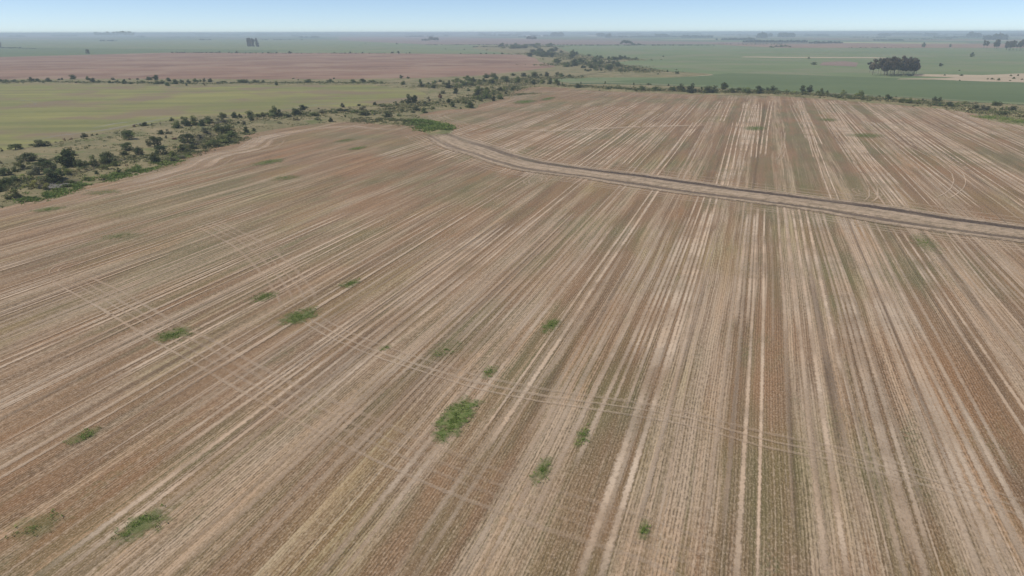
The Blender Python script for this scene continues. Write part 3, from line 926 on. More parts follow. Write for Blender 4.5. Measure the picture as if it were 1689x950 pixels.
# green patches of weeds in the stubble: (x, y, width px, height px, density, where)
PATCH = [(752, 690, 58, 74, 1.0, 'largest bright green weed patch in the middle of the near stubble'),
         (495, 523, 56, 30, 0.75, 'green weed patch where the curved wheel tracks end'),
         (287, 553, 54, 26, 0.6, 'green weed patch crossed by the long diagonal wheel tracks at left'),
         (235, 868, 70, 58, 0.7, 'green weed patch near the lower left corner'),
         (135, 722, 44, 30, 0.4, 'thin green weed patch in the left stubble above the lower left patch'),
         (62, 868, 90, 50, 0.32, 'faint green weed patch at the lower left border'),
         (435, 491, 44, 18, 0.45, 'thin green weeds just left of the curved wheel tracks'),
         (578, 469, 28, 16, 0.5, 'small green weed patch left of the middle of the field'),
         (908, 538, 30, 26, 0.6, 'small bright weed patch in the centre of the field'),
         (893, 778, 34, 44, 0.55, 'dark green weeds below and right of the largest weed patch'),
         (960, 722, 26, 36, 0.4, 'small narrow weed patch right of the largest weed patch'),
         (1062, 876, 22, 46, 0.45, 'narrow weed patch near the lower edge right of centre'),
         (808, 616, 26, 24, 0.4, 'small weed patch on the track above the largest weed patch'),
         (635, 575, 22, 12, 0.35, 'small thin weeds beside the crossing track left of centre'),
         (1246, 212, 40, 8, 0.6, 'green weed patch in the far stubble below the hedge'),
         (1428, 224, 64, 9, 0.5, 'long green weed patch in the far right stubble'),
         (590, 245, 24, 7, 0.75, 'bright weed patch behind the left stubble near the creek'),
         (443, 268, 40, 12, 0.7, 'bright weed patch in the upper left stubble'),
         (866, 168, 36, 7, 0.8, 'bright weed patch at the far left corner of the far stubble'),
         (904, 163, 20, 7, 0.7, 'small bright weed patch right of the one at the far corner'),
         (472, 294, 46, 9, 0.4, 'thin weeds in the upper left stubble below the bright patch'),
         (80, 346, 44, 10, 0.6, 'green weed patch at the left border below the creek'),
         (170, 318, 60, 10, 0.4, 'thin green weeds beside the pale headland at left'),
         (1525, 402, 50, 34, 0.35, 'faint weeds just below the farm track at right'),
         (1365, 150 + 48, 34, 6, 0.45, 'small weed patch high in the far right stubble'),
         (570, 232, 30, 6, 0.45, 'thin weeds behind the left stubble by the creek'),
         (735, 578, 60, 36, 0.22, 'very faint weeds left of the middle of the near field'),
         (200, 390, 70, 12, 0.25, 'very faint weeds in the stubble at far left')]
M_COVER = fringe_material('weed_cover', ((0.100, 0.140, 0.036), (0.18, 0.20, 0.075)))
for i, (x, y, w, h, den, lab) in enumerate(PATCH):
    c0 = at(x, y)
    Z = depth(c0)
    wx = w * Z / F / 2
    yt, yb = at(x, y - h / 2)[1], at(x, y + h / 2)[1]
    hy = abs(yt - yb) / 2
    r = np.random.default_rng(200 + i)
    n = int(min(7000, (6.5 if Z < 200 else 1.0) * den * wx * hy * 3.14 + 30))
    rr = np.minimum(np.abs(r.normal(size=n)) * (0.5 if den > 0.9 else 0.55), r.uniform(0.7, 1.15, n)); an = r.uniform(0, 2 * math.pi, n)
    # long axis along the rows
    Q = rr[:, None] * np.column_stack([np.cos(an), np.sin(an)])
    sh = 0.25
    P = c0[:2] + Q[:, :1] * wx * np.array([1.0, 0.0]) + Q[:, 1:] * hy * np.array([0.28, 1.0])
    P = P[vnoise2(P[:, 0], P[:, 1], 1.3, i) > 0.60 - den * 0.35]
    hh = r.uniform(0.05, 0.17, len(P))
    v, f, t = blades(P, np.full(len(P), 0.28), hh, hh * 0.9 + 0.06, 5, 300 + i, np.clip(0.45 + r.normal(size=len(P)) * 0.25, 0, 1), 1.3)
    root = mk('weed_patch', v, f, M_WEED, attrs={'tone': t})
    tag(root, lab, 'weeds', 'green weed patches in the stubble', 'stuff')
    K = 40
    vv, ed, st = [(c0[0], c0[1], 0.275)], [1.0], [min(1.0, den)]
    for ring, (rad, e) in enumerate(((0.5, 0.8), (1.45, 0.0))):
        for k in range(K):
            a_ = 2 * math.pi * k / K
            qx, qy = math.cos(a_) * wx * rad, math.sin(a_) * hy * rad
            vv.append((c0[0] + qx + 0.28 * qy, c0[1] + qy, 0.275)); ed.append(e); st.append(min(1.0, den))
    ff = [(0, 1 + k, 1 + (k + 1) % K) for k in range(K)] + [(1 + k, 1 + K + k, 1 + K + (k + 1) % K, 1 + (k + 1) % K) for k in range(K)]
    mk('ground_cover', vv, ff, M_COVER, parent=root, attrs={'edge': ed, 'strength': st})

# pond
def pond():
    pts = [(78, 303), (90, 301), (104, 303), (121, 302), (120, 308), (104, 309), (92, 311), (80, 311)]
    w = poly_world(pts, 0.0, 3, 41)
    r = resample(np.vstack([w, w[:1]]), 0.8)
    n = NB('pond_water', 0.12)
    n.color(n.mix(n.mr(n.noise(n.pos(), 0.35, 3), 0.4, 0.6), (0.20, 0.18, 0.165), (0.27, 0.25, 0.235)))
    n.b.inputs['Specular IOR Level'].default_value = 0.5
    z = 0.16
    tag(mk('pond', [(p[0], p[1], z) for p in r[:-1]], [tuple(range(len(r) - 1))], n.m), kind='structure')


pond()

# ================================================================= TREES AND SHRUBS
def foliage_material():
    n = NB('foliage', 0.75)
    oi = n.node('ShaderNodeObjectInfo')
    t = n.attr('tone')
    base = oi.outputs['Color']
    dk = n.mix(1.0, base, (0.62, 0.66, 0.60), 'MULTIPLY')
    lt = n.mix(1.0, base, (2.0, 1.95, 1.6), 'MULTIPLY')
    col = n.mix(n.mr(t, 0.0, 0.55), dk, base)
    col = n.mix(n.mr(t, 0.55, 1.0), col, lt)
    n.color(col)
    tr = n.node('ShaderNodeBsdfTranslucent'); n.put(tr.inputs[0], col)
    mx = n.node('ShaderNodeMixShader'); mx.inputs[0].default_value = 0.32
    n.t.links.new(n.b.outputs[0], mx.inputs[1]); n.t.links.new(tr.outputs[0], mx.inputs[2])
    n.t.links.new(mx.outputs[0], n.out.inputs[0])
    return n.m


def bark_material():
    n = NB('bark', 0.9)
    p = n.pos()
    n.color(n.mix(n.noise(p, 2.5, 3, 0.7), (0.10, 0.08, 0.06), (0.22, 0.185, 0.15)))
    return n.m


M_LEAF, M_BARK = foliage_material(), bark_material()


def crown_mesh(name, lobes, nleaf, size, seed, droop=0.0):
    """leaf faces spread through and over irregular clumps. lobes: (x, y, z, rx, ry, rz)"""
    r = np.random.default_rng(seed)
    vol = np.array([(l[3] * l[4] * l[5]) ** 0.67 for l in lobes])
    cnt = np.maximum(12, (nleaf * vol / vol.sum()).astype(int))
    P, N, T = [], [], []
    for l, c in zip(lobes, cnt):
        d = r.normal(size=(c, 3)); d /= np.linalg.norm(d, axis=1)[:, None]
        # sub-clumps so the outline is broken
        k = 7
        cd = r.normal(size=(k, 3)); cd /= np.linalg.norm(cd, axis=1)[:, None]
        near = np.max(d @ cd.T, axis=1)
        rad = (0.55 + 0.50 * r.random(c) ** 0.6) * (0.80 + 0.30 * np.clip((near - 0.4) / 0.6, 0, 1))
        p = d * rad[:, None] * np.array(l[3:6]) + np.array(l[:3])
        P.append(p); N.append(d)
        T.append(0.5 + 0.22 * r.normal() + 0.17 * r.normal(size=c))
    P, N, T = np.vstack(P), np.vstack(N), np.concatenate(T)
    keep = P[:, 2] > 0.0
    P, N, T = P[keep], N[keep], T[keep]
    n = len(P)
    N = N + r.normal(size=(n, 3)) * 0.75
    N /= np.linalg.norm(N, axis=1)[:, None]
    a = np.cross(N, r.normal(size=(n, 3))); a /= np.linalg.norm(a, axis=1)[:, None]
    b = np.cross(N, a)
    s = size * r.uniform(0.55, 1.25, n)[:, None]
    v = np.stack([P - a * s * 0.5, P + b * s * 0.38, P + a * s * 0.55, P - b * s * 0.34], 1)
    me = bpy.data.meshes.new(name)
    nv = n * 4
    me.vertices.add(nv); me.vertices.foreach_set('co', v.astype(np.float32).ravel())
    me.loops.add(nv); me.loops.foreach_set('vertex_index', np.arange(nv, dtype=np.int32))
    me.polygons.add(n)
    me.polygons.foreach_set('loop_start', np.arange(0, nv, 4, dtype=np.int32))
    me.polygons.foreach_set('loop_total', np.full(n, 4, dtype=np.int32))
    me.update(calc_edges=True)
    at_ = me.attributes.new('tone', 'FLOAT', 'POINT')
    at_.data.foreach_set('value', np.repeat(np.clip(T, 0, 1), 4).astype(np.float32))
    me.materials.append(M_LEAF)
    return me


def limb(v, f, a, b, ra, rb, k=6):
    a, b = Vector(a), Vector(b)
    d = (b - a).normalized()
    x = d.orthogonal().normalized(); y = d.cross(x)
    base = len(v)
    for p, r in ((a, ra), (b, rb)):
        for i in range(k):
            q = 2 * math.pi * i / k
            v.append(tuple(p + (x * math.cos(q) + y * math.sin(q)) * r))
    for i in range(k):
        f.append((base + i, base + (i + 1) % k, base + k + (i + 1) % k, base + k + i))
    f.append(tuple(base + k + i for i in range(k)))


def trunk_mesh(name, lobes, seed, fork=0.25, r0=0.035, straight=False):
    r = random.Random(seed)
    v, f = [], []
    top = (r.uniform(-.04, .04), r.uniform(-.04, .04), fork)
    limb(v, f, (0, 0, -0.03), top, r0, r0 * 0.75)
    if straight:
        t2 = (top[0] * 2, top[1] * 2, 0.9)
        limb(v, f, top, t2, r0 * 0.75, r0 * 0.2)
    for l in lobes[:8]:
        m = (top[0] * .4 + l[0] * .6 + r.uniform(-.03, .03), top[1] * .4 + l[1] * .6, max(fork + 0.05, l[2] * 0.75))
        limb(v, f, top, m, r0 * 0.5, r0 * 0.3, 5)
        limb(v, f, m, (l[0], l[1], l[2] + l[5] * 0.4), r0 * 0.3, r0 * 0.1, 5)
    me = bpy.data.meshes.new(name)
    me.from_pydata(v, [], f); me.update()
    me.materials.append(M_BARK)
    return me


def lobes_for(kind, seed):
    r = random.Random(seed)
    L = []
    if kind == 'spread':        # wide flat-topped thorn tree
        for i in range(r.randint(9, 13)):
            a, q = r.uniform(0, 6.28), r.uniform(0.05, 0.36)
            L.append((math.cos(a) * q, math.sin(a) * q, r.uniform(0.5, 0.82) - q * 0.35, r.uniform(.12, .2), r.uniform(.12, .2), r.uniform(.12, .2)))
        for i in range(6):
            a = r.uniform(0, 6.28)
            L.append((math.cos(a) * .27, math.sin(a) * .27, .22, .15, .15, .18))
    elif kind == 'round':       # dense round shrub down to the ground
        for i in range(r.randint(13, 18)):
            a, q = r.uniform(0, 6.28), r.uniform(0.0, 0.36)
            L.append((math.cos(a) * q, math.sin(a) * q, max(0.1, r.uniform(0.10, 0.80) - q * 0.9), r.uniform(.12, .22), r.uniform(.12, .22), r.uniform(.14, .26)))
    elif kind == 'loose':       # loose light bush of several stems
        for i in range(r.randint(11, 16)):
            a, q = r.uniform(0, 6.28), r.uniform(0.05, 0.38)
            L.append((math.cos(a) * q, math.sin(a) * q, max(0.08, r.uniform(0.08, 0.8) - q * 0.7), r.uniform(.08, .15), r.uniform(.08, .15), r.uniform(.1, .2)))
    elif kind == 'tall':        # narrow upright tree
        for i in range(12):
            z = 0.2 + 0.065 * i
            w = 0.30 * math.sin(math.pi * min(1, (z - 0.05) / 1.0)) + 0.07
            L.append((r.uniform(-.12, .12), r.uniform(-.12, .12), z, w * r.uniform(.8, 1.3), w * r.uniform(.8, 1.3), .11))
    elif kind == 'gum':         # eucalyptus: bare trunk, crown of hanging clumps
        for i in range(r.randint(12, 16)):
            z = r.uniform(0.36, 0.88)
            w = 0.30 * (1 - abs(z - 0.68) * 1.1)
            a = r.uniform(0, 6.28)
            q = r.uniform(0, w)
            L.append((math.cos(a) * q, math.sin(a) * q, z, r.uniform(.10, .20), r.uniform(.10, .20), r.uniform(.07, .13)))
    elif kind == 'column':      # far narrow trees
        for i in range(8):
            L.append((r.uniform(-.15, .15), r.uniform(-.15, .15), .18 + .1 * i, .26, .26, .12))
    return L


PROTO = {}
for kind, cnt, nl, sz, fork in (('spread', 5, 2600, .055, .22), ('round', 5, 2400, .062, .12), ('loose', 4, 1900, .05, .10), ('tall', 2, 1900, .10, .2), ('gum', 5, 2600, .060, .35), ('column', 2, 900, .14, .2)):
    PROTO[kind] = []
    for i in range(cnt):
        lb = lobes_for(kind, 40 * i + len(kind) * 7 + ord(kind[0]))
        sd_ = i * 17 + ord(kind[1])
        PROTO[kind].append((crown_mesh('crown', lb, nl, sz, sd_), trunk_mesh('trunk', lb, sd_, fork, .022 if kind in ('gum', 'column') else .03, kind in ('gum', 'tall', 'column'))))

DARK, MID, LITE, GREY, RUST, GUM, OLIVE = (0.090, 0.114, 0.044), (0.145, 0.172, 0.060), (0.195, 0.215, 0.075), (0.175, 0.170, 0.105), (0.15, 0.075, 0.048), (0.125, 0.108, 0.080), (0.160, 0.165, 0.062)
COL = {'d': DARK, 'm': MID, 'l': LITE, 'g': GREY, 'u': RUST, 'e': GUM, 'o': OLIVE}
PLANTS = []      # every plant: dict(x, y, w, h, kind, colour, zone)


def plants(zone, rows):
    for t in rows:
        x, y, w, h, k = t[:5]
        PLANTS.append(dict(x=x, y=y, w=w, h=h, k=k[0], c=k[1], zone=zone))


# kind letters: a spreading, r round, l loose, t tall, e gum, c far column, b bare; second letter the colour
plants('bank', [
    (27, 252, 25, 10, 'ad'), (66, 246, 30, 11, 'rd'), (4, 254, 7, 7, 'lg'), (140, 231, 13, 7, 'rd'), (108, 237, 5, 6, 'lu'), (118, 235, 6, 4, 'lu'), (93, 239, 4, 4, 'lg'), (153, 227, 5, 4, 'rd'), (161, 226, 5, 3, 'rd'),
    (45, 271, 32, 15, 'ad'), (73, 275, 28, 12, 'rd'), (114, 281, 40, 30, 'rd'), (116, 262, 15, 17, 'lo'), (133, 280, 20, 12, 'rd'), (152, 277, 20, 19, 'lm'), (180, 271, 32, 20, 'ad'),
    (80, 287, 30, 18, 'ad'), (61, 294, 22, 18, 'rg'), (39, 285, 24, 18, 'lo'), (9, 294, 26, 13, 'ad'), (27, 289, 12, 10, 'rm'), (84, 303, 36, 19, 'rd'), (107, 294, 27, 16, 'lm'), (43, 303, 17, 14, 'lm'),
    (23, 306, 22, 12, 'rd'), (10, 312, 26, 15, 'rm'), (2, 322, 22, 18, 'rd'), (66, 318, 28, 17, 'lo'), (25, 332, 29, 18, 'lm'), (47, 314, 24, 12, 'lo'), (161, 293, 9, 6, 'rd'), (175, 285, 20, 11, 'lm'),
    (191, 279, 18, 10, 'rm'), (197, 289, 14, 10, 'lm'), (98, 304, 10, 5, 'rd'), (116, 302.5, 16, 4, 'rd'), (108, 309.5, 16, 3.5, 'rd'), (3, 275, 8, 6, 'lg'), (145, 300, 14, 7, 'lm'), (168, 299, 10, 5, 'lo')])
plants('meadow', [
    (214, 235, 28, 16, 'ad'), (267, 226, 14, 9, 'rd'), (279, 225, 12, 9, 'lg'), (294, 215, 20, 12, 'rm'), (307, 211, 20, 16, 'rd'), (320, 210, 18, 15, 'rm'), (334, 211, 16, 13, 'rd'), (345, 206, 18, 12, 'rd'),
    (301, 197, 5, 4, 'rd'), (284, 203, 8, 7, 'rd'), (337, 223, 15, 9, 'rg'), (369, 207, 20, 12, 'lg'), (366, 197, 15, 8, 'rm'), (387, 197, 13, 12, 'rd'), (396, 197, 9, 7, 'rd'), (413, 196, 15, 13, 'rd'), (416, 203, 8, 8, 'rd'),
    (380, 204, 7, 6, 'lm'), (394, 207, 5, 5, 'rd'), (402, 208, 7, 6, 'rg'), (406, 220, 14, 9, 'rd'), (419, 218, 8, 7, 'rd'), (361, 222, 15, 14, 'rm'), (374, 225, 25, 16, 'rd'), (382, 230, 20, 12, 'rm'), (353, 244, 26, 15, 'lm'),
    (371, 238, 27, 14, 'rm'), (338, 246, 10, 6, 'rd'), (311, 240, 28, 15, 'ad'), (301, 252, 24, 13, 'lm'), (319, 248, 13, 9, 'rd'), (330, 230, 15, 8, 'lg'), (256, 247, 25, 18, 'ad'), (267, 258, 24, 16, 'ad'),
    (285, 259, 15, 10, 'rm'), (255, 272, 19, 17, 'rd'), (285, 268, 18, 9, 'rg'), (211, 253, 27, 13, 'ad'), (230, 259, 17, 14, 'ad'), (206, 260, 14, 9, 'rd'), (219, 264, 17, 10, 'lo'), (289, 234, 9, 4, 'ru'), (275, 232, 5, 5, 'rg'),
    (210, 278, 5, 4, 'lu'), (222, 210, 6, 6, 'lu'), (240, 211, 16, 7, 'rd'), (266, 210, 9, 9, 'bg'), (251, 210, 5, 5, 'lg'), (232, 208, 14, 4, 'lg'), (300, 262, 14, 7, 'rg'), (312, 257, 12, 6, 'lm')])
plants('thicket', [
    (434, 197, 22, 9, 'lm'), (453, 189, 15, 13, 'rm'), (461, 196, 13, 12, 'rd'), (449, 197, 18, 8, 'rm'), (489, 193, 18, 13, 'rd'), (500, 184, 17, 10, 'rd'), (489, 203, 11, 9, 'lg'), (474, 196, 17, 5, 'rd'), (504, 193, 12, 8, 'lm'),
    (518, 195, 18, 8, 'rm'), (532, 192, 13, 8, 'rg'), (541, 188, 15, 7, 'rm'), (552, 191, 18, 9, 'lm'), (561, 188, 16, 7, 'rd'), (572, 188, 12, 5, 'rd'), (586, 191, 15, 7, 'rm'), (600, 194, 17, 9, 'rd'), (613, 193, 13, 7, 'lm'),
    (565, 180, 10, 7, 'rg'), (592, 176, 7, 5, 'rd'), (599, 185, 13, 10, 'lg'), (619, 176, 7, 5, 'rd'), (546, 202, 9, 8, 'rd'), (524, 202, 13, 6, 'lm'), (462, 208, 8, 6, 'lg'), (403, 209, 7, 7, 'rg'), (570, 197, 4, 4, 'rd'),
    (512, 187, 3, 3, 'rd'), (526, 183, 4, 2.5, 'rd'), (425, 196, 12, 7, 'rm'), (441, 194, 10, 6, 'rm'), (416, 200, 8, 5, 'ld')])
plants('middle', [
    (661.5, 131, 7, 5, 'rg'), (673, 131, 6, 3, 'rd'), (666, 141, 11, 5, 'rm'), (693, 138, 9, 5, 'rm'), (695, 146, 11, 7, 'rg'), (712, 141, 17, 6, 'lm'), (715, 148, 10, 6, 'rd'), (731, 141, 12, 6, 'lm'), (741, 148, 11, 10, 'rd'),
    (751, 138, 15, 6, 'lm'), (755, 147, 13, 8, 'lm'), (766, 144, 14, 8, 'rm'), (778, 144, 14, 8, 'rm'), (774, 135, 14, 5, 'rm'), (789, 142, 14, 8, 'lm'), (798, 138, 10, 6, 'rm'), (811, 141, 16, 8, 'rd'), (812, 148, 10, 5, 'lo'),
    (835, 138, 11, 11, 'rd'), (854, 139, 12, 10, 'rm'), (846, 127, 10, 4, 'rd'), (731, 157, 9, 6, 'rg'), (752, 157, 13, 8, 'rd'), (726, 164, 8, 7, 'ru'), (772, 153, 11, 5, 'lm'), (789, 156, 17, 10, 'rm'), (791, 151, 14, 6, 'lm'),
    (803, 156, 14, 8, 'rm'), (815, 155, 10, 4, 'rm'), (825, 153, 9, 6, 'rd'), (834, 156, 6, 4, 'rd'), (845, 149, 7, 5, 'rd'), (848, 147, 6, 5, 'rd'), (788, 167, 16, 6, 'lm'), (801, 165, 12, 7, 'rm'), (814, 167, 9, 7, 'rd'), (825, 164, 12, 8, 'rm'),
    (674, 174, 13, 12, 'rd'), (684, 173, 8, 11, 'td'), (664, 172, 9, 6, 'lm'), (654, 177, 11, 8, 'lm'), (631, 179, 17, 7, 'lm'), (643, 179, 12, 6, 'lm'), (618, 176, 6, 5, 'rd'), (700, 173, 14, 4, 'rd'), (708, 170, 8, 8, 'lg'),
    (740, 173, 5, 7, 'td'), (726, 168, 5, 3, 'rd'), (746, 179, 11, 9, 'rd'), (766, 173, 12, 8, 'lm'), (776, 179, 17, 12, 'rd'), (760, 180, 4, 3, 'rd'), (755, 172, 5, 4, 'rd'), (781, 165, 9, 4, 'lm'), (688, 185, 12, 8, 'rd'),
    (699, 187, 11, 8, 'rm'), (677, 181, 9, 5, 'lo'), (681, 188, 8, 4, 'rd'), (714, 182, 11, 5, 'lm'), (729, 178, 5, 4, 'lo'), (735, 179, 4, 3, 'rm'), (664, 187, 5, 7, 'rd'), (638, 197, 18, 10, 'rd'), (657, 195, 12, 6, 'lm'),
    (703, 178, 12, 4, 'rm'), (720, 174, 9, 4, 'lm')])
plants('upper', [
    (864, 128, 10, 7, 'rd'), (881, 130, 13, 10, 'rd'), (901, 128, 10, 6, 'rd'), (926, 128, 11, 6, 'rd'), (939, 128, 9, 5, 'rd'), (920, 125, 8, 4, 'rm'), (960, 128, 6, 4, 'lm'), (854, 134, 12, 5, 'rm'), (868, 139, 8, 6, 'rm'),
    (880, 141, 12, 7, 'rd'), (888, 138, 9, 4, 'lm'), (895, 140, 12, 7, 'rm'), (908, 141, 11, 8, 'rd'), (918, 140, 13, 8, 'rm'), (921, 143, 7, 5, 'rd'), (928, 143, 8, 5, 'lm'), (952, 146, 13, 6, 'rm'), (998, 140, 4, 4, 'rd'),
    (1045, 141.5, 4, 4, 'rd'), (958, 139, 3, 3, 'rd'), (1003, 149, 8, 4, 'rm'), (1021, 148, 13, 6, 'lm'), (1037, 150, 9, 3, 'rm'), (872, 130, 8, 5, 'lm'), (892, 127, 7, 4, 'lm')])
plants('hedge', [
    (1058, 151, 14, 7, 'rd'), (1081, 151, 14, 7, 'rm'), (1070, 142, 9, 4, 'lm'), (1102, 144, 3, 3, 'rd'), (1109, 152, 10, 8, 'rd'), (1123, 152, 13, 11, 'rd'), (1141, 155, 14, 12, 'rd'), (1157, 149, 5, 4, 'rd'),
    (1166, 155, 13, 12, 'rd'), (1176, 155, 14, 9, 'rd'), (1178, 148, 12, 5, 'lm'), (1194, 151, 9, 11, 'td'), (1196, 155, 10, 4, 'lm'), (1207, 155, 14, 8, 'rm'), (1218, 151, 12, 5, 'rm'), (1231, 155, 15, 10, 'rm'),
    (1251, 156, 15, 11, 'rd'), (1265, 152, 9, 5, 'rd'), (1274, 153, 13, 9, 'rd'), (1285, 156, 14, 6, 'lm'), (1296, 155, 12, 6, 'lm'), (1117, 123, 6, 4, 'rd'), (1101, 120, 3, 3, 'rd'), (1064, 118.5, 5, 4, 'rd'),
    (1094, 93.5, 4, 2, 'rd'), (1085, 124, 3, 2, 'rd'), (1323, 152, 13, 9, 'rd'), (1336, 154, 12, 10, 'rd'), (1353, 160, 11, 10, 'rm'), (1364, 157, 4, 5, 'rd'), (1328, 159, 14, 6, 'lm'), (1389, 160, 13, 10, 'lm'),
    (1419, 161, 15, 9, 'rm'), (1422, 166, 8, 5, 'lm'), (1384, 164, 10, 4, 'rm'), (1401, 165, 10, 4, 'rm'), (1450, 160, 4, 3, 'rd'), (1478, 162, 3, 2, 'rd'), (1463, 169, 12, 9, 'rd'), (1489, 172, 12, 6, 'rm'),
    (1438, 167, 12, 3, 'lm'), (1500, 173, 11, 7, 'rm'), (1521, 170, 4, 4, 'rd'), (1513, 172, 10, 5, 'lm'), (1541, 171, 10, 8, 'rd'), (1549, 172, 8, 7, 'rd'), (1565, 178, 15, 9, 'rd'), (1549, 177, 9, 6, 'rd'), (1578, 178, 13, 8, 'lm'),
    (1588, 183, 10, 5, 'lm'), (1609, 184, 13, 10, 'rd'), (1619, 185, 14, 9, 'rg'), (1628, 184, 8, 8, 'rd'), (1642, 177, 14, 9, 'rd'), (1656, 185, 11, 9, 'lm'), (1669, 187, 14, 11, 'rd'), (1636, 188, 11, 6, 'lm'),
    (1658, 192, 14, 5, 'rd'), (1647, 190, 8, 4, 'rd'), (1607, 174, 10, 5, 'lg'), (1591, 174, 14, 4, 'lm'), (1310, 157, 11, 5, 'lm'), (1346, 157, 8, 4, 'lm'), (1372, 161, 9, 4, 'lg')])
plants('dryfield', [
    (1558, 125, 4, 2.5, 'rm'), (1585.5, 125.5, 6, 3, 'rm'), (1583, 133.5, 3, 2, 'rd'), (1629, 131.5, 3.5, 2.5, 'ro'), (1636, 131.5, 7, 3, 'ro'), (1647, 133, 7, 3.5, 'rm'), (1666, 134, 4, 2, 'rm'), (1672, 130.5, 6, 3, 'rm'),
    (1679, 125.5, 4.5, 2.5, 'rm'), (1667, 126, 4, 2.5, 'ro'), (1686, 132, 4, 2, 'ro'), (1582, 117, 3, 2, 'rd'), (1603, 94, 8, 6.5, 'rd'), (1551, 109.5, 7, 4.5, 'rd'), (1334, 97, 5, 2.5, 'rd'), (1342, 107, 10, 4.5, 'rd'),
    (1523, 78, 7, 7.5, 'ad'), (1567, 78, 4, 5, 'ad')])
plants('midhedge', [
    (2, 136, 10, 4, 'rd'), (11, 136.5, 10, 4, 'rd'), (25, 136.5, 12, 2.5, 'rd'), (38, 136, 10, 2.5, 'rd'), (52, 136, 12, 6, 'rd'), (62, 136, 8, 5, 'rd'), (80, 136, 11, 6, 'rg'), (72, 138, 6, 4, 'lm'), (121, 132.5, 13, 8, 'rm'),
    (98, 134.5, 5, 3, 'rd'), (103, 134, 5, 3, 'rd'), (145, 134, 9, 6, 'rm'), (154, 137, 11, 6, 'rd'), (163, 137, 8, 3, 'rm'), (187, 134, 6, 4.5, 'rg'), (181, 139, 6, 4.5, 'rm'), (187, 139, 4, 3, 'rd'), (195, 138.5, 7, 4, 'rm'),
    (206, 140, 9, 6, 'rd'), (216, 140, 8, 2.5, 'rd'), (214, 132.5, 6, 2, 'ru'), (126, 138.5, 3, 2.5, 'ru'), (258, 134, 12, 7, 'rd'), (245, 134, 13, 4.5, 'rd'), (227, 133, 5, 3, 'rg'), (228, 140, 4, 5, 'lm'), (236, 139, 9, 5, 'lm'),
    (259, 140.5, 12, 5, 'rm'), (268, 140, 11, 6, 'rm'), (278, 136, 12, 5, 'rm'), (276, 142.5, 11, 6, 'rm'), (290, 141, 14, 8, 'rm'), (299, 138.5, 9, 4.5, 'rd'), (311, 138.5, 8, 5, 'rd'), (322, 136.5, 12, 5, 'rm'),
    (331, 136.5, 5, 3.5, 'rm'), (338, 136.5, 6, 5, 'rg'), (348, 137, 10, 5, 'rd'), (308, 142.5, 5, 3.5, 'rg'), (360, 140, 8, 4, 'rg'), (369, 137.5, 13, 3.5, 'rm'), (381, 139.5, 6, 2.5, 'rg'), (337, 142, 3, 4, 'ru'),
    (400, 138, 22, 2, 'rd'), (420, 137.5, 14, 2.5, 'rd'), (435, 137, 6, 3, 'rd'), (456, 141, 7, 6.5, 'rd'), (484, 132, 4, 2, 'rg'), (492, 134, 3, 2, 'rd'), (545, 137, 12, 5, 'rd'), (551, 131.5, 4.5, 3, 'rd'), (527, 137.5, 5, 2, 'rd'),
    (510, 138, 17, 3, 'rm'), (559, 137.5, 4, 2, 'rg'), (582, 137, 14, 2.5, 'rm'), (598, 136.5, 16, 2.5, 'rd'), (614, 137, 14, 2.5, 'rm'), (629, 138, 9, 2, 'rm'), (495, 138, 9, 2, 'rd')])
plants('brownedge', [(x, y, w, w * 0.5, 'rd') for x, y, w in (
    (362, 87.3, 5), (378, 87.3, 4), (391, 87.4, 5), (443, 88.0, 5), (456, 88.2, 5), (478, 88.4, 7), (552, 88.0, 4), (569, 88.0, 3), (578, 88.0, 5), (598, 88.2, 4), (647, 88.2, 6), (657, 88.4, 7), (670, 88.2, 3), (676, 88.2, 4.5),
    (760, 88.8, 3), (793, 89.2, 4.5), (802, 89.2, 3.5), (815, 89.3, 3), (828, 89.4, 5), (603, 71.8, 2.5), (654, 73.2, 4), (735, 81.3, 2.5), (766, 82.0, 3), (803, 83.0, 3))] +
    [(145, 89.3, 7, 8, 'ad'), (18, 80, 6, 1.6, 'rd'), (0, 78.5, 5, 8, 'tg')])
# big eucalyptus grove
rg = random.Random(77)
for i in range(40):
    x = 1458 + (i % 10) * 5.6 + rg.uniform(-2.2, 2.2)
    y = 122.6 + (i // 10) * 1.15 + rg.uniform(-0.3, 0.3)
    plants('grove', [(x, y, rg.uniform(9, 13), rg.uniform(21.5, 28.5) * (1 - 0.10 * abs(x - 1483) / 30), 'ee')])
plants('grove', [(1439, 124.5, 15, 25, 'ee'), (1448, 123, 8, 25, 'ee'), (1452, 124, 7, 26, 'ee'), (1434, 120, 9, 17, 'ee')])
for cx, n_, sp, top, y in ((1625, 2, 2.5, 13, 81), (1640, 7, 6, 14.5, 82), (1660, 6, 5, 13, 83), (1668, 6, 5, 14, 83), (1684, 9, 8, 15.5, 83.5)):
    for i in range(n_):
        plants('rightgrove', [(cx + rg.uniform(-sp, sp), y + rg.uniform(-1, .6), rg.uniform(5, 8), top * rg.uniform(.8, 1.05), 'ee')])
for i in range(13):
    plants('leftgrove', [(157 + i * 5.2 + rg.uniform(-1, 1), 61 + rg.uniform(-.2, .2), rg.uniform(5.5, 7.5), rg.uniform(6.5, 9), 'ed')])
for x, w, h in ((410, 4, 12), (413, 4.5, 12.5), (416, 4, 12), (418.5, 4, 11), (423.5, 4, 12), (426, 3, 6)):
    plants('fieldclump', [(x, 77.6, w, h, 'ce')])
for i in range(11):
    plants('midgrove', [(697 + i * 2.5, 68.6 + rg.uniform(-.2, .2), rg.uniform(5, 7), (4.2 if i < 5 else 7.2) * rg.uniform(.8, 1.1), 'ee')])
for i in range(7):
    plants('centregrove', [(869.5 + i * 2.3, 67.2, rg.uniform(5, 6.5), 6.5 * rg.uniform(.75, 1.1), 'ee')])
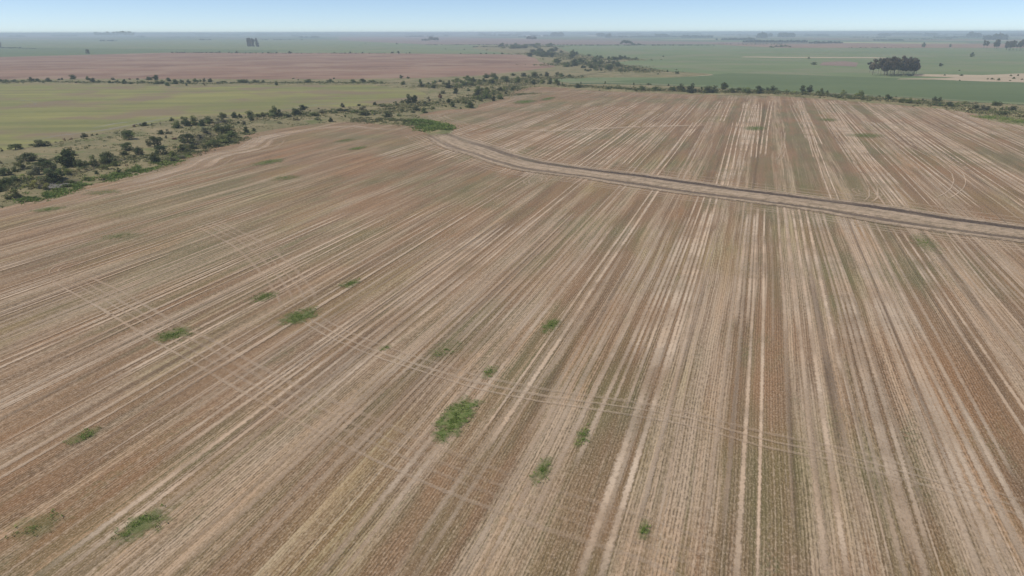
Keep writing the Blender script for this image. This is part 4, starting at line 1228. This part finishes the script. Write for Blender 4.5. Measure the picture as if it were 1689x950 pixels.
for i in range(9):
    plants('creekgrove', [(1024 + i * 2.2, 74.0, 5, 7 * rg.uniform(.8, 1.05) * (0.75 if i in (0, 8) else 1), 'ee')])
plants('creekgrove', [(1045, 74.3, 9, 3, 'rd'), (1053, 74.3, 9, 2, 'rd'), (946, 91, 3, 5, 'cd'), (951, 91, 3, 5, 'cd'), (971, 93, 6, 4, 'rd')])


def fill(zone, poly, n, wr, hr, kinds, seed):
    """thicket: individual shrubs spread inside a photo outline"""
    r = random.Random(seed)
    pl = np.array(poly, float)
    got = 0
    while got < n:
        x = r.uniform(pl[:, 0].min(), pl[:, 0].max()); y = r.uniform(pl[:, 1].min(), pl[:, 1].max())
        if inside(np.array([[x, y]]), pl)[0]:
            w = r.uniform(*wr)
            plants(zone, [(x, y, w, w * r.uniform(*hr), r.choice(kinds))]); got += 1


fill('wood', [(905, 106), (935, 102), (965, 104), (1012, 105), (1034, 112), (1010, 117), (970, 114), (935, 112), (905, 109)], 46, (8, 14), (.35, .6), ('rd', 'rd', 'rm', 'ld'), 1)
fill('wood', [(1034, 112), (1060, 117), (1064, 121), (1030, 121), (1000, 116)], 10, (5, 9), (.4, .7), ('rd', 'rm'), 2)
fill('wood', [(868, 92.5), (880, 86), (922, 84), (930, 93), (905, 95.5), (880, 94.5)], 36, (7, 12), (.35, .6), ('rd', 'rm', 'rd'), 3)
fill('wood', [(934, 98), (944, 90), (948, 95), (944, 100)], 8, (7, 10), (.6, 1.0), ('rd', 'rd'), 4)
fill('wood', [(950, 99.6), (990, 97), (1048, 98), (1050, 99.4), (1000, 101)], 18, (8, 13), (.3, .55), ('rd', 'rm'), 5)
fill('wood', [(822, 76), (850, 75), (912, 76), (912, 79), (870, 81), (830, 81)], 36, (7, 12), (.3, .5), ('rd', 'rm'), 6)
fill('wood', [(950, 118), (985, 116), (1015, 120), (960, 120)], 6, (5, 8), (.5, .7), ('rd', 'rm'), 7)
fill('wood', [(1270, 77.5), (1306, 76.5), (1306, 78.3), (1272, 79.3)], 8, (5, 9), (.25, .4), ('rd', 'rm'), 8)
fill('midbrush', [(705, 139), (800, 128), (850, 124), (850, 131), (800, 140), (760, 147)], 22, (7, 12), (.4, .6), ('rm', 'lm', 'rd', 'lg'), 9)
fill('midbrush', [(785, 156), (830, 150), (836, 156), (828, 165), (790, 170)], 12, (8, 13), (.45, .7), ('rm', 'lm', 'rd'), 10)
fill('hedgelow', [(1085, 149), (1250, 152), (1300, 154), (1400, 162), (1500, 170), (1560, 176), (1560, 179), (1480, 171), (1300, 157.5), (1100, 153)], 34, (7, 12), (.3, .5), ('lm', 'rm', 'lg', 'lm', 'lo'), 11)

ZONE = {'bank': ('on the near creek bank at left', 'shrubs on the near creek bank'), 'meadow': ('in the grassy creek meadow left of centre', 'shrubs in the creek meadow'),
        'thicket': ('in the creek thicket above the left stubble', 'shrubs of the creek thicket'), 'middle': ('in the scrub right of the ripening field', 'shrubs right of the ripening field'),
        'midbrush': ('in the middle creek scrub', 'low scrub of the middle creek'), 'upper': ('behind the far left corner of the far stubble', 'shrubs behind the far stubble corner'),
        'hedge': ('in the hedge behind the far stubble', 'shrubs of the hedge behind the far stubble'), 'hedgelow': ('low at the foot of the right hedge', 'low bushes at the foot of the hedge'),
        'dryfield': ('standing alone in the far right fields', 'lone shrubs in the far right fields'), 'midhedge': ('between the ripening and ploughed fields', 'shrubs between ripening and ploughed fields'),
        'brownedge': ('on the far edge of the ploughed field', 'shrubs on the far edge of the ploughed field'), 'grove': ('in the big grove in the right green field', 'eucalyptus trees of the big grove'),
        'rightgrove': ('in the grove at the right border', 'eucalyptus trees of the right border grove'), 'leftgrove': ('in the far row at upper left', 'far row of trees at upper left'),
        'fieldclump': ('in the clump in the left green field', 'clump in the left green field'), 'midgrove': ('in the far grove left of centre', 'far grove left of centre'),
        'centregrove': ('in the small far grove at centre', 'small far grove at centre'), 'creekgrove': ('by the far end of the wooded creek', 'trees by the far end of the creek'),
        'wood': ('in the wooded far creek', 'shrubs of the wooded far creek')}
LOOK = {'ad': 'wide dark spreading tree', 'rd': 'dark rounded shrub', 'rm': 'green rounded shrub', 'ro': 'olive rounded shrub', 'rg': 'greyish rounded shrub', 'ru': 'rust brown shrub', 'lm': 'loose green bush', 'lo': 'yellowish green loose bush',
        'lg': 'thin greyish bush', 'lu': 'small rusty bush', 'ld': 'loose dark bush', 'td': 'narrow upright dark tree', 'tg': 'narrow upright grey tree', 'ee': 'tall eucalyptus tree', 'ed': 'tall dark eucalyptus tree', 'ce': 'slender dark tree', 'cd': 'slender dark tree', 'bg': 'leafless dead tree'}
KMAP = {'a': 'spread', 'r': 'round', 'l': 'loose', 't': 'tall', 'e': 'gum', 'c': 'column', 'b': 'spread'}


def ordinal(n):
    return str(n) + ('th' if 10 <= n % 100 <= 20 else {1: 'st', 2: 'nd', 3: 'rd'}.get(n % 10, 'th'))


def place_plants():
    r = random.Random(3)
    PLANTS.sort(key=lambda d: d['x'])
    count, total = {}, {}
    for d in PLANTS:
        k = (d['zone'], LOOK[d['k'] + d['c']]); total[k] = total.get(k, 0) + 1
    for d in PLANTS:
        kind = KMAP[d['k']]
        p = at(d['x'], d['y'])
        Z = depth(p)
        w = d['w'] * Z / F * (1.32 if d['zone'] == 'hedge' and d['k'] in 'rl' else 1.16 if d['k'] in 'rl' else 1.05)
        # the picture height of an upright thing also shows some of its footprint
        ang = math.atan2(CAMZ, math.hypot(p[0], p[1]))
        h = max((d['h'] * (1.3 if d['y'] < 175 and d['k'] in 'rl' else 1.12) * Z / F - w * math.sin(ang) * 0.35) / math.cos(ang), w * 0.28)
        # the drawn foot is the near rim of the crown: stand the plant half its depth behind it
        back = 0.36 * w if d['k'] in 'rl' else 0.22 * w
        u = p[:2] / np.hypot(*p[:2])
        p[:2] += u * back
        gz = ground_z(p) - 0.04
        look = LOOK[d['k'] + d['c']]
        key = (d['zone'], look)
        count[key] = count.get(key, 0) + 1
        where, grp = ZONE[d['zone']]
        if total[key] == 1:
            label = 'the only %s %s' % (look, where)
        else:
            label = '%s %s, %s from the left' % (look, where, ordinal(count[key]))
        tree = h > 5.5 or d['k'] in 'atecb'
        cat = 'tree' if tree else 'shrub'
        nm = {'e': 'eucalyptus_tree', 'a': 'thorn_tree', 'c': 'slender_tree', 't': 'upright_tree', 'b': 'dead_tree'}.get(d['k'], ('bushy_tree' if d['k'] == 'l' else 'leafy_tree') if tree else 'shrub')
        cm, tm = r.choice(PROTO[kind])
        rot = r.uniform(0, 2 * math.pi)
        base = COL[d['c']]
        jit = r.uniform(0.72, 1.30)
        colr = (base[0] * jit * r.uniform(.93, 1.08), base[1] * jit, base[2] * jit * r.uniform(.9, 1.1), 1)
        sx = w / 0.92
        if d['k'] == 'e': sx = w / 0.75
        if d['k'] in 'ct': sx = w / 0.7
        if d['w'] < 6 and d['k'] != 'b':
            o = bpy.data.objects.new(nm, cm); C.objects.link(o)
            o.color = colr
        else:
            o = bpy.data.objects.new(nm, None); C.objects.link(o)
            o.empty_display_size = 0.01
            if d['k'] != 'b':
                c_ = bpy.data.objects.new('crown', cm); C.objects.link(c_); c_.parent = o; c_.color = colr
            t_ = bpy.data.objects.new('trunk', tm); C.objects.link(t_); t_.parent = o
        o.location = (p[0], p[1], gz)
        o.rotation_euler = (0, 0, rot)
        o.scale = (sx, sx * r.uniform(.85, 1.05), h / 0.97)
        tag(o, label, cat, grp)


place_plants()

# far woods and shelter belts that read as one mass along the horizon
def far_wood(name, label, belts, seed, colr):
    r = np.random.default_rng(seed)
    V, Fc, T, b = [], [], [], 0
    for (x0, x1, y, hp, dens) in belts:
        p0 = at((x0 + x1) / 2, y); Z = depth(p0)
        px = Z / F
        n = max(2, int(abs(x1 - x0) * dens * 1.6))
        for i in range(n):
            x = r.uniform(x0, x1); yy = y + r.normal() * 0.08
            p = at(x, yy)
            h = hp * 1.35 * px * r.uniform(0.35, 1.15); w = h * r.uniform(0.7, 1.8)
            m = 16
            d = r.normal(size=(m, 3)); d /= np.linalg.norm(d, axis=1)[:, None]
            c = p[None, :] + d * np.array([w / 2, w / 2, h * 0.42]) * r.uniform(0.4, 1, (m, 1)) + np.array([0, 0, h * 0.5])
            s = h * 0.26
            a1 = r.normal(size=(m, 3)) * s; a2 = r.normal(size=(m, 3)) * s
            q = np.stack([c - a1, c + a2, c + a1, c - a2], 1)
            V.append(q.reshape(-1, 3)); T.append(np.repeat(r.random(m), 4))
            Fc.append(np.arange(m * 4).reshape(m, 4) + b); b += m * 4
    o = mk(name, np.vstack(V), np.vstack(Fc), M_LEAF, attrs={'tone': np.concatenate(T)})
    o.color = (*colr, 1)
    tag(o, label, 'woods', kind='stuff')


hb = []
rb = random.Random(9)
x = -250.0
while x < 1950:
    L_ = rb.uniform(15, 90)
    hb.append((x, x + L_, rb.uniform(56.4, 58.2), rb.uniform(0.9, 2.2), rb.uniform(0.3, 1.2)))
    if rb.random() < 0.4: hb.append((x, x + L_ * 0.6, rb.uniform(58.5, 62.5), rb.uniform(0.8, 2.2), rb.uniform(0.3, 0.9)))
    x += L_ * rb.uniform(0.5, 1.1)
far_wood('horizon_wood', 'blue hazy broken line of trees along the whole horizon', hb, 1, (0.040, 0.055, 0.035))
far_wood('shelter_belt', 'hazy dark belts of trees across the far plain right of centre', [
    (985, 1000, 60.5, 3.5, 1), (1000, 1130, 61.3, 1.6, 1), (1080, 1105, 60.8, 3, 1.2), (1125, 1175, 62.2, 2.6, 1.2), (1180, 1245, 66, 2.2, 1.0), (1225, 1330, 69.8, 2.4, 1.0), (1250, 1262, 62.5, 5.5, .6), (1263, 1272, 60.5, 3.5, 1),
    (1286, 1309, 61.5, 4.4, 2.4), (1335, 1390, 71.5, 2.2, .7), (1450, 1470, 59.5, 3.0, 1.0), (1468, 1520, 58.2, 2.6, 1.4), (1525, 1545, 59.3, 3.4, 1.2), (1540, 1580, 62.5, 1.5, .9), (1598, 1613, 61.8, 4.2, 2),
    (1624, 1638, 65.5, 4.5, 1.2), (1640, 1656, 65.5, 6.2, 1.6), (1440, 1490, 66.8, 1.6, 1), (911, 928, 60.2, 4.2, 1.4), (1000, 1007, 62.0, 4, 1), (790, 803, 58.6, 2.4, 1), (1500, 1580, 65, 1.0, .4), (1400, 1460, 62, 1.2, .5)], 2, (0.036, 0.048, 0.036))
far_wood('field_margin', 'dark lines of low growth between the far fields', [
    (0, 35, 79.0, 1.0, .8), (30, 60, 80.2, .7, .6), (165, 192, 67.8, 1.4, .7), (280, 370, 61.8, 1.0, .5), (330, 350, 66.2, 1.5, .8), (430, 500, 66.0, 1.0, .5), (690, 905, 74.3, .8, .5), (905, 1180, 75.0, 1.1, .5),
    (1180, 1300, 73.2, .9, .35), (780, 840, 77.8, 1.3, .7), (1400, 1500, 79.2, .8, .3), (280, 360, 87.2, 1.0, .6), (460, 640, 88.2, .7, .4), (380, 460, 88.0, .8, .4), (0, 350, 93.2, .001, .01)], 3, (0.036, 0.048, 0.028))

# ================================================================= HAZE
def haze():
    X0, X1, Y0, Y1, Z0, Z1 = -S - 300, S + 300, -900, S + 300, -1.0, CAMZ + 6
    v = [(x, y, z) for z in (Z0, Z1) for y in (Y0, Y1) for x in (X0, X1)]
    f = [(0, 2, 3, 1), (4, 5, 7, 6), (0, 1, 5, 4), (2, 6, 7, 3), (0, 4, 6, 2), (1, 3, 7, 5)]
    m = bpy.data.materials.new('haze')
    m.use_nodes = True
    t = m.node_tree
    t.nodes.remove(t.nodes['Principled BSDF'])
    pv = t.nodes.new('ShaderNodeVolumePrincipled')
    pv.inputs['Color'].default_value = (0.72, 0.87, 1.0, 1)
    pv.inputs['Density'].default_value = 1.35e-4
    pv.inputs['Anisotropy'].default_value = 0.0
    t.links.new(pv.outputs[0], t.nodes['Material Output'].inputs['Volume'])
    tag(mk('haze', v, f, m), 'thin blue haze over the plain', 'haze', kind='stuff')


haze()
